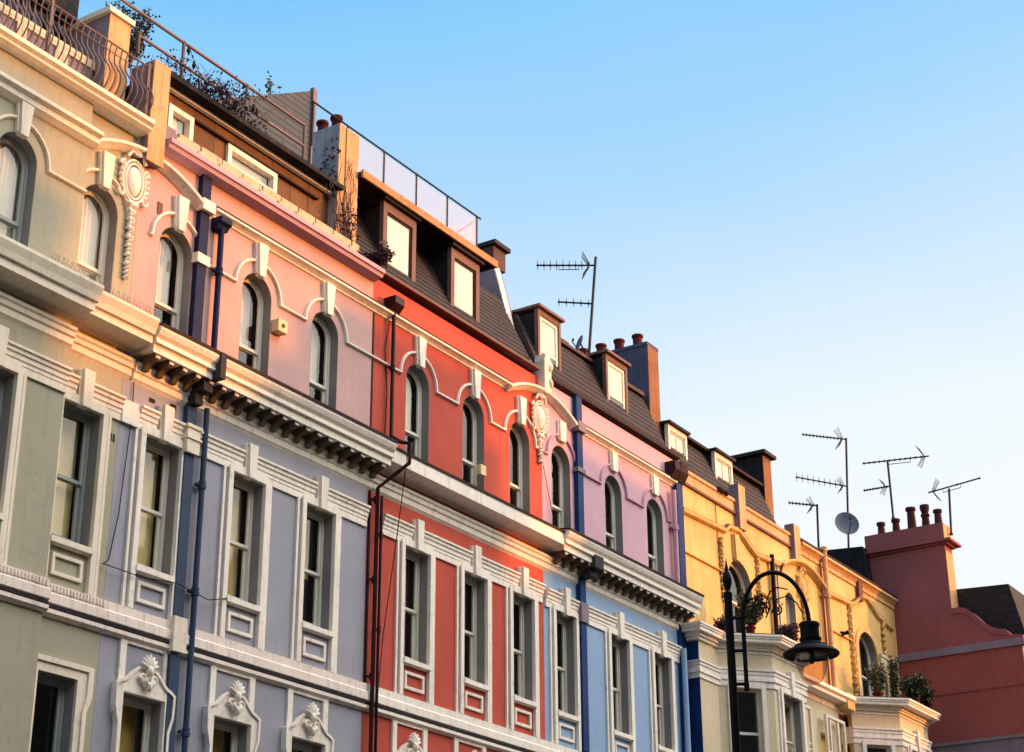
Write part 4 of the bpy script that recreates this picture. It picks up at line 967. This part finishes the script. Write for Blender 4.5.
def sat(name, c, r, nrm, label, pole):
    t = thing(name, c, label, 'satellite dish'); n = Vector(nrm).normalized(); a = n.cross(Vector((0, 0, 1))).normalized(); u = a.cross(n).normalized(); C0 = Vector(c)
    vs = []; seg = 28; rings = 5
    for side in (0, 1):
        for i in range(rings + 1):
            rr = r * i / rings; dep = -.18 * r * (1 - (rr / r) ** 2) - side * .012
            for k in range(seg): vs.append(C0 + n * dep + (a * math.cos(2 * PI * k / seg) + u * math.sin(2 * PI * k / seg)) * rr)
    fs = []
    m = (rings + 1) * seg
    for i in range(rings):
        for k in range(seg):
            f = (i * seg + k, i * seg + (k + 1) % seg, (i + 1) * seg + (k + 1) % seg, (i + 1) * seg + k); fs.append(f); fs.append(tuple(q + m for q in reversed(f)))
    for k in range(seg): fs.append((rings * seg + k, rings * seg + (k + 1) % seg, m + rings * seg + (k + 1) % seg, m + rings * seg + k))
    b = MB(); b.add(vs, fs); b.build('reflector_dish', 'dish', t, smooth=True)
    b = MB(); b.tube([C0 - u * r * .95, C0 + n * r * .9 - u * r * .3], .012, 5); b.tube([C0 + n * r * .75, C0 + n * r * .95], .035, 8); b.build('feed_arm', 'aluminium', t)
    b = MB(); b.tube([C0 - n * .2 * r, Vector(pole)], .018, 6); b.build('bracket', 'aluminium', t)
sat('satellite_dish', (40.98, 1.25, 15.93), .32, (-.72, -.66, .18), 'large round grey satellite dish on the yellow roof by the chimney', (41.42, 1.46, 15.8))
sat('satellite_dish', (28.55, 1.75, 16.45), .16, (-.75, .55, .25), 'small tilted satellite dish low on the mast by the chimney pots', (29.1, 1.86, 16.30))
# weatherboard shed
sh = thing('roof_shed', (18.9, 1.5, 15.03), 'grey weatherboarded shed behind the rooftop railing', 'shed')
b = MB(); b.add([(16.6, 1.5, 15.03), (19.58, 1.5, 15.03), (19.58, 1.5, 17.62), (16.6, 1.5, 15.85), (16.6, 3, 15.03), (19.58, 3, 15.03), (19.58, 3, 17.62), (16.6, 3, 15.85)], [(0, 1, 2, 3), (4, 7, 6, 5), (0, 4, 5, 1), (1, 5, 6, 2), (2, 6, 7, 3), (3, 7, 4, 0)]); b.build('boarding', 'board', sh)
b = MB(); b.box(19.55, 19.64, 1.46, 1.54, 15.03, 17.66); b.build('corner_post', 'rail', sh)
# rooftop plants
plant('rooftop_shrub', (14.55, .55, 15.03), .95, .38, 1100, .06, 'leaf', 'leafy shrub at the left end of the rooftop railing', 'shrub', stems=9)
plant('rooftop_shrub', (15.6, .45, 15.03), .24, .75, 1700, .05, 'purple', 'low dark planting behind the railing below the string lights', 'shrub', stems=12)
plant('rooftop_shrub', (16.3, .5, 15.03), .18, .75, 1400, .05, 'purple', 'low dark planting left of the last railing bay', 'shrub', stems=12)
for x, hh, lab in ((19.35, .62, 'tallest thin plant poking above the weatherboard shed'), (18.75, .35, 'drooping thin plant left above the weatherboard shed')):
    plant('thin_rooftop_plant', (x, 2.2, 17.3 if x > 19 else 16.9), hh, .22, 36, .09, 'leaf', lab, stems=4)
plant('parapet_plant', (19.45, -.02, 13.85), .30, .26, 900, .055, 'purple', 'dark purple trailing plant on the parapet above the downpipe', stems=9, lean=(0, -.12))
# vine on the pier
v = thing('climbing_vine', (18.9, .1, 14.0), 'bare brown vine climbing the pier beside the red house dormers', 'vine')
b = MB()
for k in range(16):
    p = Vector((18.62 + random.uniform(0, .4), .12, 14.0)); pts = [p.copy()]
    for j in range(9):
        p = p + Vector((random.uniform(-.09, .09), random.uniform(-.02, .015), random.uniform(.02, .22))); p.y = min(p.y, .15)
        if k % 3 == 0: p.z += .05
        pts.append(p.copy())
    b.tube(pts, .009, 4, .004)
b.build('stem', 'stem', v); b = MB(); leaves(b, (18.85, .08, 14.35), (.28, .06, .4), 160, .06); leaves(b, (18.66, .3, 15.3), (.05, .2, .6), 80, .07); b.build('foliage', 'purple', v, recalc=False)
# string lights
sl = thing('string_lights', (16.0, .18, 15.5), 'string of dark party bulbs hanging from the rooftop railing', 'lights')
b = MB(); pts = []
anch = [(15.26, 15.60), (15.75, 15.28), (16.18, 15.62), (16.22, 15.60), (16.42, 15.22), (16.86, 15.50), (17.05, 15.42)]
anch = [(15.28, 15.62), (15.66, 15.22), (16.06, 15.40), (16.44, 15.10), (16.68, 15.40), (17.1, 15.30)]
for i in range(len(anch) - 1):
    for j in range(6):
        t = j / 6; pts.append((anch[i][0] + (anch[i + 1][0] - anch[i][0]) * t, .16, anch[i][1] + (anch[i + 1][1] - anch[i][1]) * t - .05 * math.sin(PI * t)))
b.tube(pts, .006, 4); b.build('cord', 'dark', sl)
for i in (0, 2, 6, 11, 13, 18, 24, 25):
    p = pts[min(i, len(pts) - 1)]; b = MB(); b.lathe((p[0], p[1], p[2] - .13), [(.004, 0), (.024, .03), (.03, .06), (.018, .09), (.016, .13), (.004, .13)], 8); b.build('bulb', 'dark', sl, smooth=True)
# plants on the bay roofs
yb1 = [(30.55, -.75, .62, .30, 2200, .07, 'leaf2', 'bushy olive plant in a pot on the left side of the first bay roof', .10), (32.0, -.9, .42, .26, 1400, .06, 'purple', 'dark round potted plant at the right of the first bay roof', .09), (30.0, -.35, .25, .3, 500, .06, 'purple', 'low dark weeds on the ledge left of the lamp post', None)]
for x, y, hh, rd, n, s, mt, lb, pt in yb1: plant('potted_plant', (x, y, 10.40), hh, rd, n, s, mt, lb, pot=pt, stems=9)
yb2 = [(37.3, -.6, .75, .20, 700, .08, 'leaf2', 'yellow green plant in front of the arched window on the second bay', .12), (39.15, -.3, 1.15, .15, 1100, .07, 'leaf', 'tall dark plant against the pilaster on the second bay roof', .13), (38.2, -1.1, .55, .34, 1200, .08, 'leaf', 'small dark shrub on the front edge of the second bay roof', .11), (38.95, -1.15, .36, .26, 800, .07, 'leaf', 'last low plant in a terracotta pot at the corner of the second bay roof', .11)]
for x, y, hh, rd, n, s, mt, lb, pt in yb2: plant('potted_plant', (x, y, 10.40), hh, rd, n, s, mt, lb, pot=pt, stems=9)
# loose cables
def cable(pts, r, label, mat='dark'):
    P = [Vector(p) for p in pts]; out = []
    for i in range(len(P) - 1):
        for j in range(8):
            t = j / 8; q = P[i].lerp(P[i + 1], t); out.append(q)
    out.append(P[-1]); b = MB(); b.tube(out, r, 5); o = b.build('cable', mat, None, loc=P[0]); tag(o, label, 'cable'); return o
cable([(14.60, -.02, 10.25), (14.60, -.03, 9.8), (14.52, -.03, 8.5), (14.42, -.03, 7.9), (14.30, -.07, 7.82)], .007, 'thin black cable hanging down beside the grey green house windows')
cable([(14.30, -.07, 7.82), (14.9, -.10, 7.80), (15.5, -.13, 7.86), (16.1, -.10, 7.80), (16.6, -.06, 7.95)], .007, 'thin black cable slung across the blue pilaster')
cable([(19.86, -.38, 10.86), (19.95, -.14, 9.6), (19.82, -.04, 8.2), (19.62, -.12, 7.3), (19.6, -.12, 5.)], .008, 'dark cable hanging in front of the red house wall')
cable([(19.86, -.02, 13.2), (19.72, -.02, 12.6), (19.80, -.02, 11.9), (19.76, -.02, 11.0)], .008, 'dark cable on the red wall beside the upper downpipe')
cable([(30.8, -.02, 13.3), (30.85, -.02, 12.0), (31.0, -.02, 10.6)], .008, 'thin cable crossing the yellow wall left of the arched window')
cable([(24.62, -.04, 10.9), (24.22, -.03, 12.1)], .007, 'short dark cable under the cartouche of the pink house')
# wall lamp on E2
wl = thing('wall_light', (36.9, -.05, 11.95), 'small black spotlight on the yellow wall left of the arched window', 'light')
b = MB(); b.lathe((36.9, -.03, 11.9), [(.05, 0), (.05, .1)], 8); b.build('mount', 'dark', wl); b = MB(); b.tube([(36.9, -.06, 11.95), (36.95, -.17, 11.98)], .035, 8, .055); b.build('lamp_head', 'dark', wl)

# ================================================================== street lamp
L = thing('street_lamp', (14.10, -8.22, 0), 'black swan neck street lamp with a clear glass bowl under a wide shade', 'street lamp')
px, py = 14.10, -8.22; ad = Vector((.543, -.8396, 0))
b = MB(); b.lathe((px, py, 0), [(.11, 0), (.11, .5), (.075, .62), (.075, 1.3), (.055, 1.4), (.042, 3.2), (.037, 3.3), (.037, 6.04), (.040, 6.06), (.040, 6.09), (.020, 6.11), (.030, 6.14), (.040, 6.18), (.043, 6.21), (.036, 6.26), (.020, 6.29), (.017, 6.32), (.010, 6.36), (.002, 6.42)], 18); b.build('post', 'dark', L, smooth=True)
P0 = Vector((px, py, 0))
def ap(u, z): q = P0 + ad * u; return (q.x, q.y, z)
b = MB(); arc = [ap(.122, 5.20), ap(.122, 5.82)] + [ap(.122 + .295 * (1 - math.cos(PI * i / 22)), 5.82 + .46 * math.sin(PI * i / 22)) for i in range(1, 23)]
b.tube(arc, .020, 10); b.build('arm', 'dark', L, smooth=True)
b = MB(); b.box(-.01, .01, -.01, .01, 0, .01); b = MB()
for z in (5.26, 5.56, 5.86): b.tube([ap(0, z), ap(.122, z)], .016, 6)
b.tube([ap(.122, 5.20), ap(.122, 5.27)], .025, 8); b.build('bracket_bar', 'dark', L)
b = MB()
def spiral(cu, cz, r0, turns, a0, s=1, rend=.012):
    pts = []; n = int(26 * turns)
    for i in range(n + 1):
        t = i / n; r = r0 + (rend - r0) * t; a = a0 + s * 2 * PI * turns * t; pts.append(ap(cu + r * math.cos(a), cz + r * math.sin(a)))
    return pts
b.tube(spiral(.285, 5.935, .075, 1.5, R(-30)), .008, 6)
b.tube([ap(.13, 5.940), ap(.17, 6.015), ap(.235, 6.045), ap(.30, 6.010), ap(.335, 5.940), ap(.335, 5.900)], .0085, 6)
b.tube([ap(.335, 5.920), ap(.345, 6.020), ap(.38, 6.100), ap(.45, 6.140), ap(.54, 6.120)], .007, 6)
b.tube(spiral(.43, 5.930, .05, 1.4, R(60), -1), .008, 6)
b.tube([ap(.14, 5.86), ap(.20, 5.90), ap(.24, 6.02), ap(.30, 6.07), ap(.36, 6.03), ap(.37, 5.95), ap(.33, 5.86)], .008, 6)
b.tube([ap(.38, 5.90), ap(.44, 6.03), ap(.53, 6.06), ap(.61, 6.0), ap(.66, 5.90)], .007, 6)
b.build('scrollwork', 'dark', L, smooth=True)
hx = Vector(ap(.712, 5.82)); hx.z += .03
b = MB(); b.lathe((hx.x, hx.y, 5.65), [(.0, .20), (.022, .20), (.022, .165), (.085, .16), (.092, .15), (.092, .13), (.085, .125), (.085, .02), (.098, .018), (.098, -.0), (.088, -.012), (.10, -.035), (.145, -.045), (.15, -.06), (.21, -.088), (.246, -.112), (.252, -.128), (.244, -.138), (.17, -.125), (.13, -.115), (.0, -.105)], 32); b.build('lamp_shade', 'dark', L, smooth=True)
b = MB(); b.lathe((hx.x, hx.y, 5.515), [(.152, .0), (.150, -.06), (.138, -.12), (.112, -.185), (.078, -.235), (.035, -.262), (.001, -.268)], 28); b.build('glass_bowl', 'bowl', L, smooth=True)
b = MB(); b.lathe((hx.x, hx.y, 5.515), [(.03, .0), (.03, -.03), (.03, -.05), (.02, -.07), (.005, -.08)], 14); b.build('lamp_holder', 'dark', L, smooth=True)

# ================================================================== setting
def sheet(name, x0, x1, y0, y1, z, mat):
    b = MB(); b.box(x0, x1, y0, y1, z - .3 if name == 'kerb' else z - .02, z); return tag(b.build(name, mat, None), kind='structure')
g = MB(); g.add([(-500, -500, -.13), (700, -500, -.13), (700, 700, -.13), (-500, 700, -.13)], [(0, 1, 2, 3)]); tag(g.build('ground', 'asphalt', None), kind='structure')
sheet('road', -60, 120, -13.0, -7.6, -.105, 'asphalt')
sheet('pavement', -60, 120, -7.45, 8, 0, 'paving'); sheet('pavement', -60, 120, -17, -13.15, 0, 'paving')
sheet('kerb', -60, 120, -7.6, -7.455, .004, 'facing'); sheet('kerb', -60, 120, -13.145, -13.0, .004, 'facing')
b = MB(); 
for k in range(40): b.box(-58 + k * 4.4, -56 + k * 4.4, -10.35, -10.25, -.105, -.101)
tag(b.build('road_marking', 'linepaint', None), kind='structure')

# unseen terrace added behind the camera: its roofline is shaped to shade the lower storeys
EL, AZ = R(9.0), R(40.0)          # sun height; turned from the street normal towards +x
LY = 17.6
TX = LY * math.tan(AZ); TZ = LY * math.tan(EL) / math.cos(AZ)
# each house: steps of its skyline, shaped to cut the sun, as (x0, x1, shadow height on the terrace)
SH = [[(-40, 9.0, 13.3)], [(9.0, 12.5, 13.4), (12.5, 13.1, 12.2)], [(13.1, 15.6, 9.9), (15.6, 16.4, 10.4), (16.4, 17.2, 10.9)], [(17.2, 17.9, 11.7), (17.9, 18.6, 12.5), (18.6, 22.4, 13.0)],
      [(22.4, 23.0, 12.0), (23.0, 24.6, 9.9)], [(24.6, 25.4, 11.6), (25.4, 29.0, 12.85), (29.0, 29.4, 11.4)], [(29.4, 36.0, 10.1)], [(36.0, 60, 9.3)]]
for i, segs in enumerate(SH):
    a, c = segs[0][0], segs[-1][1]
    o = thing('sun_blocking_house', ((a + c) / 2 + TX, -LY - 3, 0), ('first', 'second', 'third', 'fourth', 'fifth', 'sixth', 'seventh', 'eighth')[i] + ' unseen sun-blocking house of the opposite terrace counted from the left', 'house', 'unseen sun-blocking houses of the opposite terrace')
    lowest = min(z for _, _, z in segs) + TZ; x0, x1 = a + TX, c + TX
    b = MB(); b.slab([[(x0, 0), (x1, 0)] + [p for (u, v, z) in reversed(segs) for p in ((v + TX, z + TZ), (u + TX, z + TZ))]], -LY - .35, -LY); b.build('parapet_wall', 'facing', o)
    b = MB(); b.box(x0 + .01, x1 - .01, -LY - 8, -LY - .36, 0, lowest - 3.2); b.build('wall', 'facing', o)
    b = MB(); b.box(x0 + .05, x1 - .05, -LY + .002, -LY + .18, lowest - .5, lowest - .25); b.build('cornice', 'trim', o)
    n = min(12, max(2, int((x1 - x0) / 1.8)))
    for k in range(n):
        xc = x0 + (x1 - x0) * (k + .5) / n
        for zz in (3.8, 7.0, 10.0): MB().box(xc - .4, xc + .4, -LY + .001, -LY + .03, zz, zz + 1.8).build('window', 'dark', o)

# ================================================================== light
GLOW = 5.2
w = bpy.data.worlds.new('World'); C.world = w; w.use_nodes = True; nt = w.node_tree; nt.nodes.clear()
out = nt.nodes.new('ShaderNodeOutputWorld'); bg = nt.nodes.new('ShaderNodeBackground'); nt.links.new(bg.outputs[0], out.inputs[0])
sunv = Vector((math.sin(AZ) * math.cos(EL), -math.cos(AZ) * math.cos(EL), math.sin(EL)))
sky = nt.nodes.new('ShaderNodeTexSky'); sky.sky_type = 'NISHITA'; sky.sun_disc = False
sky.sun_elevation = EL; sky.sun_rotation = math.atan2(sunv.x, sunv.y); sky.air_density = 1.0; sky.dust_density = 1.2; sky.ozone_density = 1.5
tc = nt.nodes.new('ShaderNodeTexCoord').outputs['Generated']
def dotp(v):
    n = nt.nodes.new('ShaderNodeVectorMath'); n.operation = 'DOT_PRODUCT'; nt.links.new(tc, n.inputs[0]); n.inputs[1].default_value = v; return n.outputs['Value']
def ramp(v, stops):
    n = nt.nodes.new('ShaderNodeValToRGB'); nt.links.new(v, n.inputs[0]); e = n.color_ramp.elements
    while len(e) < len(stops): e.new(.5)
    for s, (p, c) in zip(e, stops): s.position = p; s.color = (*c, 1)
    return n.outputs[0]
# clear dusk sky: blue overhead, paling to a warm white low down and towards the sun
low = Vector((.80, .10, 0)).normalized()
gz = dotp((0, 0, 1)); gs = dotp(tuple(low))
right = tuple(Vector((.543, -.84, 0)))
axis = dotp(tuple(Vector((0, 0, 1)) - .10 * Vector(right)))
def lin(r, g, b): return tuple(((v / 255 + .055) / 1.055) ** 2.4 if v > 10 else v / 3294 for v in (r, g, b))
S_STOPS = [(.0, lin(246, 232, 222)), (.20, lin(246, 244, 240)), (.36, lin(246, 249, 251)), (.50, lin(239, 248, 254)), (.66, lin(198, 228, 252)), (.78, lin(165, 214, 252)), (.88, lin(140, 206, 252)), (.96, lin(112, 190, 248)), (1., lin(80, 160, 235))]
wisp = noise(nt, scaled(nt, tc, (2.2, 2.2, 6.)), 1.6, 5, .6)
wob = nt.nodes.new('ShaderNodeMath'); wob.operation = 'MULTIPLY_ADD'; wob.inputs[1].default_value = -.055; nt.links.new(wisp, wob.inputs[0])
ax2 = nt.nodes.new('ShaderNodeMath'); ax2.operation = 'ADD'; ax2.inputs[1].default_value = .0275; nt.links.new(axis, ax2.inputs[0]); nt.links.new(ax2.outputs[0], wob.inputs[2])
grad = ramp(mapr(nt, wob.outputs[0], .05, .64), S_STOPS)
# added fill glow for the walls: a broad bright patch of sky on the sun's side of the street, high behind the viewer
gdir = Vector((.42, -.72, .88)).normalized()
glow = ramp(mapr(nt, dotp(tuple(gdir)), .60, 1.0), [(.0, (0, 0, 0)), (.35, (.20, .175, .145)), (1., (1, .88, .75))])
gsc = nt.nodes.new('ShaderNodeVectorMath'); gsc.operation = 'SCALE'; gsc.inputs['Scale'].default_value = GLOW; nt.links.new(glow, gsc.inputs[0]); glow = gsc.outputs[0]
addn = nt.nodes.new('ShaderNodeMix'); addn.data_type = 'RGBA'; addn.blend_type = 'ADD'; addn.inputs[0].default_value = 1.; addn.clamp_result = False
nt.links.new(grad, addn.inputs[6]); nt.links.new(glow, addn.inputs[7])
m2 = nt.nodes.new('ShaderNodeMix'); m2.data_type = 'RGBA'; m2.blend_type = 'ADD'; m2.inputs[0].default_value = .01
nt.links.new(addn.outputs[2], m2.inputs[6]); nt.links.new(sky.outputs[0], m2.inputs[7])
nt.links.new(m2.outputs[2], bg.inputs[0]); bg.inputs[1].default_value = 1.0
sun = bpy.data.lights.new('sun', 'SUN'); sun.energy = 5.0; sun.angle = R(1.3); sun.color = (1.0, .35, .04)
so = bpy.data.objects.new('sun', sun); COL.objects.link(so); so.rotation_euler = (-sunv).to_track_quat('-Z', 'Y').to_euler()

# ================================================================== camera
cam = bpy.data.cameras.new('camera'); co = bpy.data.objects.new('camera', cam); COL.objects.link(co)
cam.sensor_width = 36; cam.lens = 36 * 1782.44 / 1024; cam.clip_end = 2000; cam.clip_start = .1
rot = Matrix(((0.54324024, -0.32672516, -0.77339557), (-0.83955777, -0.21768205, -0.49775222), (-0.00572616, 0.9197093, -0.3925583)))
co.matrix_world = Matrix.Translation((0, -15, 1.6)) @ rot.to_4x4()
C.camera = co
C.view_settings.view_transform = 'Standard'; C.view_settings.look = 'None'; C.view_settings.exposure = 0; C.view_settings.gamma = 1
